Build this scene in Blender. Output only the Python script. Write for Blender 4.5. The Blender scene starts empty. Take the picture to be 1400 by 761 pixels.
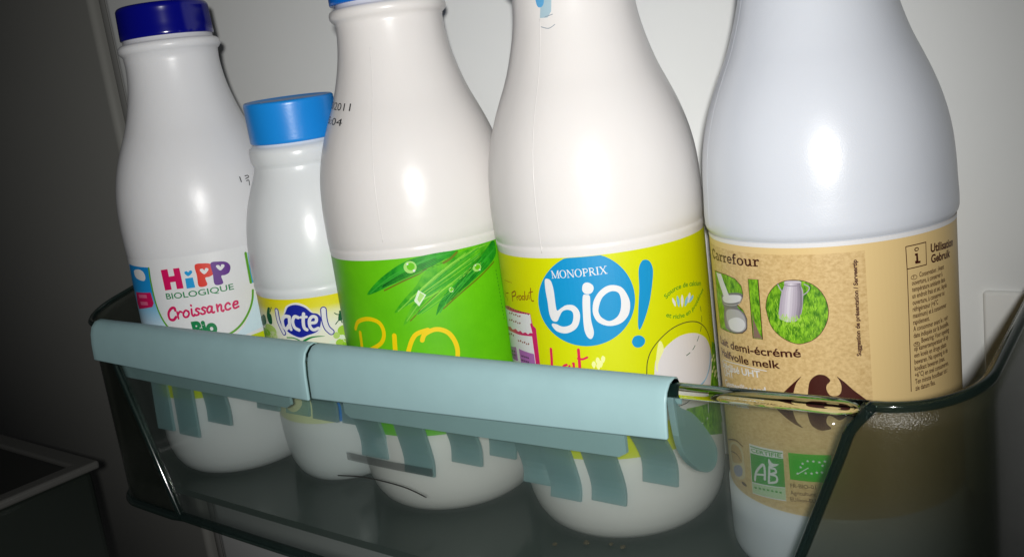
import bpy, bmesh, math, random
from mathutils import Vector, Matrix
from mathutils.geometry import tessellate_polygon

random.seed(7)
S = 0.001                                   # everything below is written in millimetres
scene = bpy.context.scene
coll = scene.collection
PI = math.pi

# ------------------------------------------------------------------ camera
cam_d = bpy.data.cameras.new('camera')
cam = bpy.data.objects.new('camera', cam_d)
coll.objects.link(cam)
R_ = Vector((0.789609, 0.599316, -0.131675)); U_ = Vector((-0.025751, 0.246766, 0.968733)); F_ = Vector((-0.613070, 0.761529, -0.210282))
CAM = Vector((34.025242, -353.365650, 196.225897))
m = Matrix(((R_.x, U_.x, -F_.x, CAM.x * S), (R_.y, U_.y, -F_.y, CAM.y * S), (R_.z, U_.z, -F_.z, CAM.z * S), (0, 0, 0, 1)))
cam.matrix_world = m
cam_d.sensor_width = 36.0
cam_d.lens = 33.61
cam_d.clip_start = 0.01
cam_d.clip_end = 50.0
scene.camera = cam

# ------------------------------------------------------------------ light: a flash at the camera in a dark kitchen
world = bpy.data.worlds.new('World')
scene.world = world
world.use_nodes = True
world.node_tree.nodes['Background'].inputs['Color'].default_value = (0.95, 0.98, 1.0, 1)
world.node_tree.nodes['Background'].inputs['Strength'].default_value = 0.02
fl = bpy.data.lights.new('flash', 'SPOT')
fl.energy = 9.0
fl.color = (1.0, 0.985, 0.96)
fl.spot_size = math.radians(100)
fl.spot_blend = 1.0
fl.shadow_soft_size = 0.008
flash = bpy.data.objects.new('flash', fl)
coll.objects.link(flash)
FLASH = CAM - F_ * 48 - R_ * 2 + U_ * 9
AIM = Vector((-395, -30, 130))
flash.location = FLASH * S
flash.rotation_euler = (AIM - FLASH).to_track_quat('-Z', 'Y').to_euler()

vs = scene.view_settings
vs.view_transform = 'Standard'
vs.look = 'None'
vs.exposure = 0.0
vs.gamma = 1.0
vs.use_curve_mapping = False
cy = scene.cycles
cy.max_bounces = 14
cy.transparent_max_bounces = 40
cy.transmission_bounces = 12
cy.glossy_bounces = 6
cy.caustics_refractive = False
cy.caustics_reflective = False

# ------------------------------------------------------------------ materials
def srgb(h):
    h = h.lstrip('#')
    c = [int(h[i:i + 2], 16) / 255 for i in (0, 2, 4)]
    return tuple(((x + 0.055) / 1.055) ** 2.4 if x > 0.04045 else x / 12.92 for x in c) + (1.0,)

def new_mat(name):
    mt = bpy.data.materials.new(name)
    mt.use_nodes = True
    nt = mt.node_tree
    for n in list(nt.nodes):
        nt.nodes.remove(n)
    out = nt.nodes.new('ShaderNodeOutputMaterial')
    return mt, nt, out

def L(nt, a, b):
    nt.links.new(a, b)

def principled(name, col, rough=0.4, bump=0.0, bscale=400.0, spec=0.5, var=0.0, vscale=60.0, sss=0.0, coat=0.0, detail=3.0, dent=0.0):
    mt, nt, out = new_mat(name)
    p = nt.nodes.new('ShaderNodeBsdfPrincipled')
    p.inputs['Base Color'].default_value = col
    p.inputs['Roughness'].default_value = rough
    p.inputs['Specular IOR Level'].default_value = spec
    p.inputs['Coat Weight'].default_value = coat
    p.inputs['Coat Roughness'].default_value = 0.12
    if sss:
        p.inputs['Subsurface Weight'].default_value = sss
        p.inputs['Subsurface Radius'].default_value = (0.004, 0.0035, 0.003)
        p.inputs['Subsurface Scale'].default_value = 1.0
    tc = nt.nodes.new('ShaderNodeTexCoord')
    if var:
        n = nt.nodes.new('ShaderNodeTexNoise')
        n.inputs['Scale'].default_value = vscale
        n.inputs['Detail'].default_value = detail
        L(nt, tc.outputs['Object'], n.inputs['Vector'])
        mx = nt.nodes.new('ShaderNodeMix'); mx.data_type = 'RGBA'
        mx.inputs['A'].default_value = tuple(c * (1 - var) for c in col[:3]) + (1,)
        mx.inputs['B'].default_value = tuple(min(1, c * (1 + var)) for c in col[:3]) + (1,)
        L(nt, n.outputs['Fac'], mx.inputs['Factor'])
        L(nt, mx.outputs['Result'], p.inputs['Base Color'])
    if bump:
        n2 = nt.nodes.new('ShaderNodeTexNoise')
        n2.inputs['Scale'].default_value = bscale
        n2.inputs['Detail'].default_value = 2.0
        L(nt, tc.outputs['Object'], n2.inputs['Vector'])
        b = nt.nodes.new('ShaderNodeBump')
        b.inputs['Strength'].default_value = bump
        b.inputs['Distance'].default_value = 0.0004
        L(nt, n2.outputs['Fac'], b.inputs['Height'])
        if dent:                                     # shallow dents and moulding waves
            n3 = nt.nodes.new('ShaderNodeTexNoise')
            n3.inputs['Scale'].default_value = 45
            n3.inputs['Detail'].default_value = 3.0
            L(nt, tc.outputs['Object'], n3.inputs['Vector'])
            b3 = nt.nodes.new('ShaderNodeBump')
            b3.inputs['Strength'].default_value = dent
            b3.inputs['Distance'].default_value = 0.0012
            L(nt, n3.outputs['Fac'], b3.inputs['Height'])
            L(nt, b3.outputs['Normal'], b.inputs['Normal'])
        L(nt, b.outputs['Normal'], p.inputs['Normal'])
    L(nt, p.outputs['BSDF'], out.inputs['Surface'])
    return mt

def sheet_glass(name, tint, gloss_rough=0.05, gloss=1.0, blur=0.0, blur_rough=0.3, ior=1.3, thick=False, bump=0.0, bscale=500.0, dif=0.0, difcol=(0.1, 0.1, 0.1, 1)):
    """thin tinted plastic: straight-through tint, some forward-scattering haze, a clear-coat reflection"""
    mt, nt, out = new_mat(name)
    tr = nt.nodes.new('ShaderNodeBsdfTransparent')
    tr.inputs['Color'].default_value = tint
    ge = nt.nodes.new('ShaderNodeNewGeometry')
    if thick:                                        # a longer way through the plastic at a slant absorbs more (Beer's law)
        dt = nt.nodes.new('ShaderNodeVectorMath'); dt.operation = 'DOT_PRODUCT'
        L(nt, ge.outputs['Normal'], dt.inputs[0]); L(nt, ge.outputs['Incoming'], dt.inputs[1])
        ab = nt.nodes.new('ShaderNodeMath'); ab.operation = 'ABSOLUTE'; L(nt, dt.outputs['Value'], ab.inputs[0])
        mxm = nt.nodes.new('ShaderNodeMath'); mxm.operation = 'MAXIMUM'; mxm.inputs[1].default_value = 0.12; L(nt, ab.outputs['Value'], mxm.inputs[0])
        iv = nt.nodes.new('ShaderNodeMath'); iv.operation = 'DIVIDE'; iv.inputs[0].default_value = 1.0; L(nt, mxm.outputs['Value'], iv.inputs[1])
        cc = nt.nodes.new('ShaderNodeCombineColor')
        for ch in range(3):
            pw = nt.nodes.new('ShaderNodeMath'); pw.operation = 'POWER'; pw.inputs[0].default_value = tint[ch]
            L(nt, iv.outputs['Value'], pw.inputs[1]); L(nt, pw.outputs['Value'], cc.inputs[ch])
        L(nt, cc.outputs['Color'], tr.inputs['Color'])
    cur = tr.outputs['BSDF']
    nrm = None
    if bump:
        tc = nt.nodes.new('ShaderNodeTexCoord')
        n2 = nt.nodes.new('ShaderNodeTexNoise')
        n2.inputs['Scale'].default_value = bscale
        n2.inputs['Detail'].default_value = 2.0
        L(nt, tc.outputs['Object'], n2.inputs['Vector'])
        b = nt.nodes.new('ShaderNodeBump')
        b.inputs['Strength'].default_value = bump
        b.inputs['Distance'].default_value = 0.0006
        L(nt, n2.outputs['Fac'], b.inputs['Height'])
        nrm = b.outputs['Normal']
    if blur:
        rf = nt.nodes.new('ShaderNodeBsdfRefraction')
        rf.inputs['Color'].default_value = tint
        rf.inputs['IOR'].default_value = ior
        if thick: L(nt, cc.outputs['Color'], rf.inputs['Color'])
        rf.inputs['Roughness'].default_value = blur_rough
        L(nt, ge.outputs['Incoming'], rf.inputs['Normal'])   # haze: scatters about the straight-through direction
        mx = nt.nodes.new('ShaderNodeMixShader')
        mx.inputs['Fac'].default_value = blur
        L(nt, cur, mx.inputs[1]); L(nt, rf.outputs['BSDF'], mx.inputs[2])
        cur = mx.outputs['Shader']
    if dif:
        df = nt.nodes.new('ShaderNodeBsdfDiffuse')
        df.inputs['Color'].default_value = difcol
        mx = nt.nodes.new('ShaderNodeMixShader')
        mx.inputs['Fac'].default_value = dif
        L(nt, cur, mx.inputs[1]); L(nt, df.outputs['BSDF'], mx.inputs[2])
        cur = mx.outputs['Shader']
    gl = nt.nodes.new('ShaderNodeBsdfGlossy')
    gl.inputs['Color'].default_value = (1, 1, 1, 1)
    gl.inputs['Roughness'].default_value = gloss_rough
    fr = nt.nodes.new('ShaderNodeFresnel')
    # the same reflectance from either face of the sheet
    io = nt.nodes.new('ShaderNodeMath'); io.operation = 'MULTIPLY_ADD'
    io.inputs[1].default_value = 1 / 1.45 - 1.45; io.inputs[2].default_value = 1.45
    L(nt, ge.outputs['Backfacing'], io.inputs[0]); L(nt, io.outputs['Value'], fr.inputs['IOR'])
    if nrm:
        L(nt, nrm, gl.inputs['Normal']); L(nt, nrm, fr.inputs['Normal'])
    ml = nt.nodes.new('ShaderNodeMath'); ml.operation = 'MULTIPLY'
    ml.inputs[1].default_value = gloss
    L(nt, fr.outputs['Fac'], ml.inputs[0])
    mx = nt.nodes.new('ShaderNodeMixShader')
    L(nt, ml.outputs['Value'], mx.inputs['Fac'])
    L(nt, cur, mx.inputs[1]); L(nt, gl.outputs['BSDF'], mx.inputs[2])
    L(nt, mx.outputs['Shader'], out.inputs['Surface'])
    return mt

def solid_glass(name, col, rough=0.0, ior=1.36):
    mt, nt, out = new_mat(name)
    g = nt.nodes.new('ShaderNodeBsdfGlass')
    g.inputs['Color'].default_value = col
    g.inputs['Roughness'].default_value = rough
    g.inputs['IOR'].default_value = ior
    L(nt, g.outputs['BSDF'], out.inputs['Surface'])
    return mt

def frosted(name, col, trans=0.25, rough=0.38, through=0.0):
    mt, nt, out = new_mat(name)
    p = nt.nodes.new('ShaderNodeBsdfPrincipled')
    p.inputs['Base Color'].default_value = col
    p.inputs['Roughness'].default_value = rough
    p.inputs['Specular IOR Level'].default_value = 0.35
    tc = nt.nodes.new('ShaderNodeTexCoord')
    nz = nt.nodes.new('ShaderNodeTexNoise'); nz.inputs['Scale'].default_value = 55; nz.inputs['Detail'].default_value = 8; nz.inputs['Roughness'].default_value = 0.7
    L(nt, tc.outputs['Object'], nz.inputs['Vector'])
    mr = nt.nodes.new('ShaderNodeMapRange'); mr.inputs['To Min'].default_value = rough - 0.14; mr.inputs['To Max'].default_value = rough + 0.16
    mr.inputs['From Min'].default_value = 0.3; mr.inputs['From Max'].default_value = 0.7
    L(nt, nz.outputs['Fac'], mr.inputs['Value']); L(nt, mr.outputs['Result'], p.inputs['Roughness'])
    mc = nt.nodes.new('ShaderNodeMix'); mc.data_type = 'RGBA'
    mc.inputs['A'].default_value = tuple(c * 0.93 for c in col[:3]) + (1,); mc.inputs['B'].default_value = tuple(c * 1.06 for c in col[:3]) + (1,)
    L(nt, nz.outputs['Fac'], mc.inputs['Factor']); L(nt, mc.outputs['Result'], p.inputs['Base Color'])
    t = nt.nodes.new('ShaderNodeBsdfTranslucent')
    t.inputs['Color'].default_value = col
    mx = nt.nodes.new('ShaderNodeMixShader')
    mx.inputs['Fac'].default_value = trans
    L(nt, p.outputs['BSDF'], mx.inputs[1]); L(nt, t.outputs['BSDF'], mx.inputs[2])
    cur = mx.outputs['Shader']
    if through:
        tr = nt.nodes.new('ShaderNodeBsdfTransparent')
        tr.inputs['Color'].default_value = (0.75, 0.9, 0.9, 1)
        m2 = nt.nodes.new('ShaderNodeMixShader')
        m2.inputs['Fac'].default_value = through
        L(nt, cur, m2.inputs[1]); L(nt, tr.outputs['BSDF'], m2.inputs[2])
        cur = m2.outputs['Shader']
    L(nt, cur, out.inputs['Surface'])
    return mt

def two_tone(name, c1, c2, scale, lo=0.4, hi=0.6, rough=0.5, stretch=(1, 1, 1), detail=6.0, kind='noise'):
    mt, nt, out = new_mat(name)
    p = nt.nodes.new('ShaderNodeBsdfPrincipled')
    p.inputs['Roughness'].default_value = rough
    p.inputs['Specular IOR Level'].default_value = 0.4
    tc = nt.nodes.new('ShaderNodeTexCoord')
    mp = nt.nodes.new('ShaderNodeMapping')
    mp.inputs['Scale'].default_value = stretch
    L(nt, tc.outputs['Object'], mp.inputs['Vector'])
    n = nt.nodes.new('ShaderNodeTexNoise')
    n.inputs['Scale'].default_value = scale
    n.inputs['Detail'].default_value = detail
    n.inputs['Roughness'].default_value = 0.65
    L(nt, mp.outputs['Vector'], n.inputs['Vector'])
    r = nt.nodes.new('ShaderNodeValToRGB')
    r.color_ramp.elements[0].position = lo; r.color_ramp.elements[0].color = c1
    r.color_ramp.elements[1].position = hi; r.color_ramp.elements[1].color = c2
    L(nt, n.outputs['Fac'], r.inputs['Fac'])
    L(nt, r.outputs['Color'], p.inputs['Base Color'])
    L(nt, p.outputs['BSDF'], out.inputs['Surface'])
    return mt

def z_fade(name, stops, z0, z1, rough=0.45):
    """printed colour fade up the height of a label (object z in mm)"""
    mt, nt, out = new_mat(name)
    p = nt.nodes.new('ShaderNodeBsdfPrincipled')
    p.inputs['Roughness'].default_value = rough
    p.inputs['Specular IOR Level'].default_value = 0.4
    tc = nt.nodes.new('ShaderNodeTexCoord')
    sp = nt.nodes.new('ShaderNodeSeparateXYZ')
    L(nt, tc.outputs['Object'], sp.inputs['Vector'])
    mr = nt.nodes.new('ShaderNodeMapRange')
    mr.inputs['From Min'].default_value = z0 * S
    mr.inputs['From Max'].default_value = z1 * S
    L(nt, sp.outputs['Z'], mr.inputs['Value'])
    r = nt.nodes.new('ShaderNodeValToRGB')
    el = r.color_ramp.elements
    while len(el) < len(stops): el.new(0.5)
    for e, (ps, c) in zip(el, stops):
        e.position = ps; e.color = c
    L(nt, mr.outputs['Result'], r.inputs['Fac'])
    L(nt, r.outputs['Color'], p.inputs['Base Color'])
    L(nt, p.outputs['BSDF'], out.inputs['Surface'])
    return mt

M = {}
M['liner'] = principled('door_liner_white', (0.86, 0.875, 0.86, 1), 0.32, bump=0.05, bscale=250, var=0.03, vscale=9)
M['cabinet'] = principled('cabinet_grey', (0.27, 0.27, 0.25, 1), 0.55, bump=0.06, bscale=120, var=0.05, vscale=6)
M['gasket'] = principled('gasket_grey', (0.22, 0.22, 0.21, 1), 0.2)
M['gasket_light'] = principled('gasket_pale', (0.60, 0.60, 0.58, 1), 0.14)
M['milk_warm'] = principled('bottle_warm_white', (0.79, 0.765, 0.745, 1), 0.31, bump=0.06, bscale=1500, sss=0.08, spec=0.36, dent=0.25)
M['milk_cool'] = principled('bottle_blue_white', (0.70, 0.735, 0.80, 1), 0.31, bump=0.09, bscale=2200, sss=0.06, spec=0.6, dent=0.2)
M['milk_grey'] = principled('bottle_grey_white', (0.75, 0.755, 0.77, 1), 0.33, bump=0.08, bscale=1500, sss=0.10, spec=0.4, dent=0.25)
M['milk_clean'] = principled('bottle_clean_white', (0.76, 0.79, 0.80, 1), 0.28, bump=0.05, bscale=1200, sss=0.10, spec=0.45, dent=0.2)
M['cap_navy'] = principled('cap_navy', srgb('#040878'), 0.16, spec=0.6)
M['cap_sky'] = principled('cap_sky', srgb('#1a8ce2'), 0.32, bump=0.08, bscale=900)
M['cap_blue'] = principled('cap_blue', srgb('#0a6fd6'), 0.25)
M['collar'] = principled('collar_white', (0.72, 0.72, 0.70, 1), 0.35)
M['frost'] = frosted('frosted_clip', (0.405, 0.615, 0.635, 1), 0.22, 0.40)
M['frost_thin'] = frosted('frosted_finger', (0.43, 0.63, 0.655, 1), 0.35, 0.45, through=0.42)
M['clear'] = sheet_glass('clear_tray', (0.945, 0.968, 0.957, 1), 0.06, 0.9, blur=0.13, blur_rough=0.40, ior=1.45, dif=0.035, difcol=(0.26, 0.32, 0.31, 1))
M['smoked'] = sheet_glass('smoked_tray', (0.81, 0.83, 0.79, 1), 0.25, 0.85, blur=0.43, blur_rough=0.70, ior=1.45, thick=True, bump=0.40, bscale=2000, dif=0.03, difcol=(0.05, 0.07, 0.065, 1))
M['floor'] = sheet_glass('smoked_floor', (0.42, 0.46, 0.43, 1), 0.12, 0.8, blur=0.3, blur_rough=0.4, dif=0.55, difcol=(0.075, 0.10, 0.088, 1))
M['rod'] = solid_glass('rim_glass', (0.93, 0.97, 0.93, 1))
M['edge'] = sheet_glass('dark_edge', (0.42, 0.50, 0.47, 1), 0.08, 1.0, dif=0.22, difcol=(0.02, 0.04, 0.038, 1))
M['drawer_rim'] = principled('drawer_rim', (0.075, 0.075, 0.07, 1), 0.45)
M['drawer_dark'] = principled('drawer_dark', (0.012, 0.016, 0.013, 1), 0.3)
M['drawer_glass'] = principled('drawer_glass', (0.012, 0.013, 0.012, 1), 0.35)
M['crumb'] = principled('crumb_brown', srgb('#54482c'), 0.7)
M['hair'] = principled('hair_dark', (0.02, 0.02, 0.018, 1), 0.5)
M['mark'] = sheet_glass('reflection_streak', (0.78, 0.78, 0.78, 1), 0.2, 0.8, dif=0.06, difcol=(0.03, 0.03, 0.03, 1))  # dark tint standing in for a reflection in the front panel
M['seam'] = M['milk_warm']

# ------------------------------------------------------------------ helpers
def mesh_obj(name, verts, faces, mats, parent=None, midx=None, smooth=True, loc=None, rz=0.0):
    me = bpy.data.meshes.new(name)
    me.from_pydata([(v[0] * S, v[1] * S, v[2] * S) for v in verts], [], faces)
    for mt in (mats if isinstance(mats, (list, tuple)) else [mats]):
        me.materials.append(mt)
    if midx:
        me.polygons.foreach_set('material_index', midx)
    me.polygons.foreach_set('use_smooth', [smooth] * len(me.polygons))
    me.validate(); me.update()
    o = bpy.data.objects.new(name, me)
    coll.objects.link(o)
    if parent: o.parent = parent
    if loc: o.location = [c * S for c in loc]
    o.rotation_euler = (0, 0, rz)
    return o

def empty(name, loc, rz=0.0):
    o = bpy.data.objects.new(name, None)
    o.empty_display_size = 0.02
    coll.objects.link(o)
    o.location = [c * S for c in loc]
    o.rotation_euler = (0, 0, rz)
    return o

def tag(o, label, cat, group=None, kind=None):
    o['label'] = label
    if cat: o['category'] = cat
    if group: o['group'] = group
    if kind: o['kind'] = kind
    return o

def catmull(pts, n=8, closed=False):
    out = []
    N = len(pts)
    rng = N if closed else N - 1
    for i in range(rng):
        if closed:
            p0, p1, p2, p3 = pts[(i - 1) % N], pts[i], pts[(i + 1) % N], pts[(i + 2) % N]
        else:
            p0 = pts[max(i - 1, 0)]; p1 = pts[i]; p2 = pts[i + 1]; p3 = pts[min(i + 2, N - 1)]
        for k in range(n):
            t = k / n
            out.append(tuple(0.5 * (2 * b + (c - a) * t + (2 * a - 5 * b + 4 * c - d) * t * t + (3 * b - a - 3 * c + d) * t ** 3)
                             for a, b, c, d in zip(p0, p1, p2, p3)))
    if not closed: out.append(tuple(pts[-1]))
    return out

def lathe_geo(prof, n=96, ridge=None):
    """prof: list of (z, r), bottom to top; ridge(z_index) gives an alternating radius change"""
    V, F = [], []
    for k, (z, r) in enumerate(prof):
        for i in range(n):
            a = 2 * PI * i / n
            rr = r + (ridge if ridge and k in ridge_rows(prof) and i % 2 else 0) if ridge else r
            V.append((rr * math.sin(a), -rr * math.cos(a), z))
    for k in range(len(prof) - 1):
        for i in range(n):
            j = (i + 1) % n
            F.append((k * n + i, k * n + j, (k + 1) * n + j, (k + 1) * n + i))
    F.append(tuple(range(n - 1, -1, -1)))
    F.append(tuple((len(prof) - 1) * n + i for i in range(n)))
    return V, F

def ridge_rows(prof):
    return range(2, len(prof) - 4)

def tube_geo(path, r, n=10, caps=True):
    P = [Vector(p) for p in path]
    V, F = [], []
    up = Vector((0, 0, 1))
    prev = None
    for i, p in enumerate(P):
        t = (P[min(i + 1, len(P) - 1)] - P[max(i - 1, 0)]).normalized()
        if prev is None:
            a = t.cross(up)
            if a.length < 1e-3: a = t.cross(Vector((1, 0, 0)))
            a.normalize()
        else:
            a = (prev - t * prev.dot(t)).normalized()
        prev = a
        b = t.cross(a)
        for k in range(n):
            th = 2 * PI * k / n
            V.append(tuple(p + a * (r * math.cos(th)) + b * (r * math.sin(th))))
    for i in range(len(P) - 1):
        for k in range(n):
            k2 = (k + 1) % n
            F.append((i * n + k, i * n + k2, (i + 1) * n + k2, (i + 1) * n + k))
    if caps:
        F.append(tuple(range(n - 1, -1, -1)))
        F.append(tuple((len(P) - 1) * n + k for k in range(n)))
    return V, F

def sweep_geo(sections, closed=True, caps=True):
    """loft equal-length sections (lists of 3-D points)"""
    n = len(sections[0])
    V = [p for s in sections for p in s]
    F = []
    for i in range(len(sections) - 1):
        for k in range(n if closed else n - 1):
            k2 = (k + 1) % n
            F.append((i * n + k, i * n + k2, (i + 1) * n + k2, (i + 1) * n + k))
    if caps and closed:
        F.append(tuple(range(n - 1, -1, -1)))
        F.append(tuple((len(sections) - 1) * n + k for k in range(n)))
    return V, F

def fix_normals(o):
    bm = bmesh.new(); bm.from_mesh(o.data)
    bmesh.ops.recalc_face_normals(bm, faces=bm.faces)
    bm.to_mesh(o.data); bm.free()
    return o

def bevel(o, w, seg=2, angle=35):
    b = o.modifiers.new('bevel', 'BEVEL')
    b.width = w * S; b.segments = seg; b.limit_method = 'ANGLE'; b.angle_limit = math.radians(angle)
    return o

def box_geo(x0, x1, y0, y1, z0, z1):
    V = [(x, y, z) for z in (z0, z1) for y in (y0, y1) for x in (x0, x1)]
    F = [(0, 2, 3, 1), (4, 5, 7, 6), (0, 1, 5, 4), (2, 6, 7, 3), (0, 4, 6, 2), (1, 3, 7, 5)]
    return V, F

def join_geo(*gs):
    V, F = [], []
    for v, f in gs:
        k = len(V)
        V += v
        F += [tuple(i + k for i in q) for q in f]
    return V, F

# ------------------------------------------------------------------ refrigerator door and cabinet
door = tag(empty('refrigerator', (-240, 48, -330)), 'open refrigerator, its white inner door behind the bottles and grey side wall at the left', 'refrigerator')
def rel(parent, V):
    l = parent.location / S
    return [(v[0] - l.x, v[1] - l.y, v[2] - l.z) for v in V]
def part(name, geo, mat, parent, smooth=True):
    return mesh_obj(name, rel(parent, geo[0]), geo[1], mat, parent, smooth=smooth)

sec = []
for z in (-330, 460):
    s_ = [(170, 48)]
    s_ += [(-626 + 12 * math.cos(a), 60 - 12 * math.sin(a)) for a in [PI / 2 * k / 8 + PI / 2 for k in range(9)]]
    s_ += [(-638, 90), (170, 90)]
    sec.append([(x, y, z) for x, y in s_])
door_mesh = part('door', sweep_geo(sec), M['liner'], door); fix_normals(door_mesh)
bs = part('mounting_boss', box_geo(-51, 60, 45.5, 50.5, 50, 87), M['liner'], door); bs.parent = door_mesh; bevel(bs, 1.5, 3)
part('moulded_rib', tube_geo([(-14, 84, -330), (-14, 84, 460)], 40, 64), M['liner'], door).parent = door_mesh
for x, y, r, mt in ((-646, 62, 4.2, 'gasket_light'), (-655, 66, 3.2, 'gasket'), (-663, 70, 6.5, 'gasket')):
    part('gasket_rib', tube_geo([(x, y, -330), (x, y, 460)], r, 16), M[mt], door).parent = door_mesh
sec = []
for z in (-330, 460):
    s_ = [(-672 + 5 * math.cos(a), 62 + 5 * math.sin(a)) for a in [-PI / 2 + PI / 2 * k / 6 for k in range(7)]]
    s_ += [(-667, 110), (-1500, 110), (-1500, 57)]
    sec.append([(x, y, z) for x, y in s_])
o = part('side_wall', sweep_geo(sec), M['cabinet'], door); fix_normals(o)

# a crisper drawer standing out of the cabinet, low on the left
dr = tag(empty('crisper_drawer', (-800, -150, -150)), 'dark crisper drawer with grey rim, low at the left of the tray', 'drawer')
def ring_band(x0, x1, y0, y1, z0, z1, w):
    o_ = [(x0, y0), (x1, y0), (x1, y1), (x0, y1)]
    i_ = [(x0 + w, y0 + w), (x1 - w, y0 + w), (x1 - w, y1 - w), (x0 + w, y1 - w)]
    V = [(x, y, z0) for x, y in o_] + [(x, y, z1) for x, y in o_] + [(x, y, z0) for x, y in i_] + [(x, y, z1) for x, y in i_]
    F = []
    for k in range(4):
        j = (k + 1) % 4
        F += [(k, j, 4 + j, 4 + k), (8 + j, 8 + k, 12 + k, 12 + j), (4 + k, 4 + j, 12 + j, 12 + k), (k, 8 + k, 8 + j, j)]
    return V, F
DX0, DX1, DY0, DY1, DZ = -1100, -606, -330, -46, -31
o = part('drawer_rim', ring_band(DX0, DX1, DY0, DY1, DZ - 6, DZ, 14), M['drawer_rim'], dr, False); bevel(o, 2.0, 3)
o = part('drawer_box', join_geo(
    sweep_geo([[(DX0 + 6, DY0 + 6, DZ - 6), (DX1 - 4, DY0 + 6, DZ - 6), (DX1 - 4, DY1 - 4, DZ - 6), (DX0 + 6, DY1 - 4, DZ - 6)],
               [(DX0 + 20, DY0 + 20, -240), (DX1 + 18, DY0 + 20, -240), (DX1 + 18, DY1 - 16, -240), (DX0 + 20, DY1 - 16, -240)]])),
    M['drawer_dark'], dr, False); fix_normals(o); bevel(o, 5, 3)
o = part('drawer_lid', box_geo(DX0 + 14.2, DX1 - 14.2, DY0 + 14.2, DY1 - 14.2, DZ - 5.5, DZ - 3), M['drawer_glass'], dr, False)

# ------------------------------------------------------------------ door tray
CX = -262.0; HW = 238.0; ZR = 89.4; ZB = -17.0; YB = 47.2; RC = 30.0
def yfront(x):
    t = (x - CX) / 210.0
    return -93.0 - 3.0 * (1 - min(1, t * t))
def xwin(z): return 208.0 - 0.41 * (ZR - z)
tray = tag(empty('door_tray', (CX, -20, 0)), 'see-through smoked bottle tray on the refrigerator door, holding five milk bottles', 'door tray')
# clear front panel
nx, nz = 40, 12
def panel_sheet(yo):
    V = []
    for k in range(nz + 1):
        z = ZB + (ZR - 2.5 - ZB) * k / nz
        for i in range(nx + 1):
            x = CX + xwin(z) * (2 * i / nx - 1)
            V.append((x, yfront(x) + yo - 1.5 * (1 - k / nz), z))
    return V
A = panel_sheet(0); B = panel_sheet(3.0)
F = []
st = nx + 1; off = len(A)
for k in range(nz):
    for i in range(nx):
        a = k * st + i
        F.append((a, a + 1, a + st + 1, a + st)); F.append((off + a, off + a + st, off + a + st + 1, off + a + 1))
for i in range(nx):
    F.append((i, off + i, off + i + 1, i + 1)); a = nz * st + i; F.append((a, a + 1, off + a + 1, off + a))
for k in range(nz):
    a = k * st; F.append((a, a + st, off + a + st, off + a)); a = k * st + nx; F.append((a, off + a, off + a + st, a + st))
panel = part('front_panel', (A + B, F), M['clear'], tray)
path = [(CX - 210 + 420 * i / 40, yfront(CX - 210 + 420 * i / 40) + 1.4, ZR - 0.9) for i in range(41)]
part('rim_rod', tube_geo(path, 2.6, 20), M['rod'], tray)
rod2 = [(p[0], p[1] + 1.0, p[2] - 3.4) for p in path]
# smoked ends
def end_contour(sgn, z):
    pts = []
    xe = xwin(z)
    for i in range(7):
        t = i / 6
        x = xe + (HW - RC - xe) * t
        pts.append((CX + sgn * x, yfront(CX + sgn * x) - 1.8))
    y0 = pts[-1][1]
    for i in range(1, 13):
        a = PI / 2 * i / 12
        pts.append((CX + sgn * (HW - RC + RC * math.sin(a)), y0 + RC * (1 - math.cos(a))))
    ys = pts[-1][1]
    for i in range(1, 11):
        pts.append((CX + sgn * HW, ys + (YB - ys) * i / 10))
    return pts
def ztop(sgn, y):
    k = 0.25 if sgn < 0 else 0.10
    return ZR + 1.0 + k * max(0.0, y + 90)
for sgn in (-1, 1):
    top = end_contour(sgn, ZR)
    secs = []
    NZ = 14
    for k in range(NZ + 1):
        row = []
        for i in range(len(top)):
            zt = ztop(sgn, top[i][1])
            z = ZB + (zt - ZB) * k / NZ
            zl = ZB + (ZR - ZB) * k / NZ
            c = end_contour(sgn, zl)[i]
            row.append((c[0], c[1], z))
        secs.append(row)
    V = [p for r in secs for p in r]
    n = len(top)
    F = [(k * n + i, k * n + i + 1, (k + 1) * n + i + 1, (k + 1) * n + i) for k in range(NZ) for i in range(n - 1)]
    if sgn < 0: F = [f[::-1] for f in F]
    e = part('end_panel', (V, F), M['smoked'], tray)
    so = e.modifiers.new('wall', 'SOLIDIFY'); so.thickness = 3.2 * S; so.offset = -1
    # dark rounded edge round the open side of the end panel and along its rim
    ed = [secs[k][0] for k in range(NZ + 1)]
    ed = ed[:-1]
    rim = [(p[0], p[1], p[2]) for p in secs[-1]]
    rim2 = rim[7:]
    pth = [(p[0], p[1] + 0.6, p[2]) for p in ed] + [(rim[8][0] * 0.5 + ed[-1][0] * 0.5, rim[7][1] + 0.6, ZR - 0.3)] + [(p[0] - sgn * 0.8, p[1] + 0.4, p[2]) for p in rim2]
    t = mesh_obj('rim_edge', rel(tray, tube_geo(catmull(pth, 3), 1.7, 12)[0]), tube_geo(catmull(pth, 3), 1.7, 12)[1], M['edge'], e)
    t.location = (0, 0, 0)
    if sgn < 0:
        pass
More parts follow.
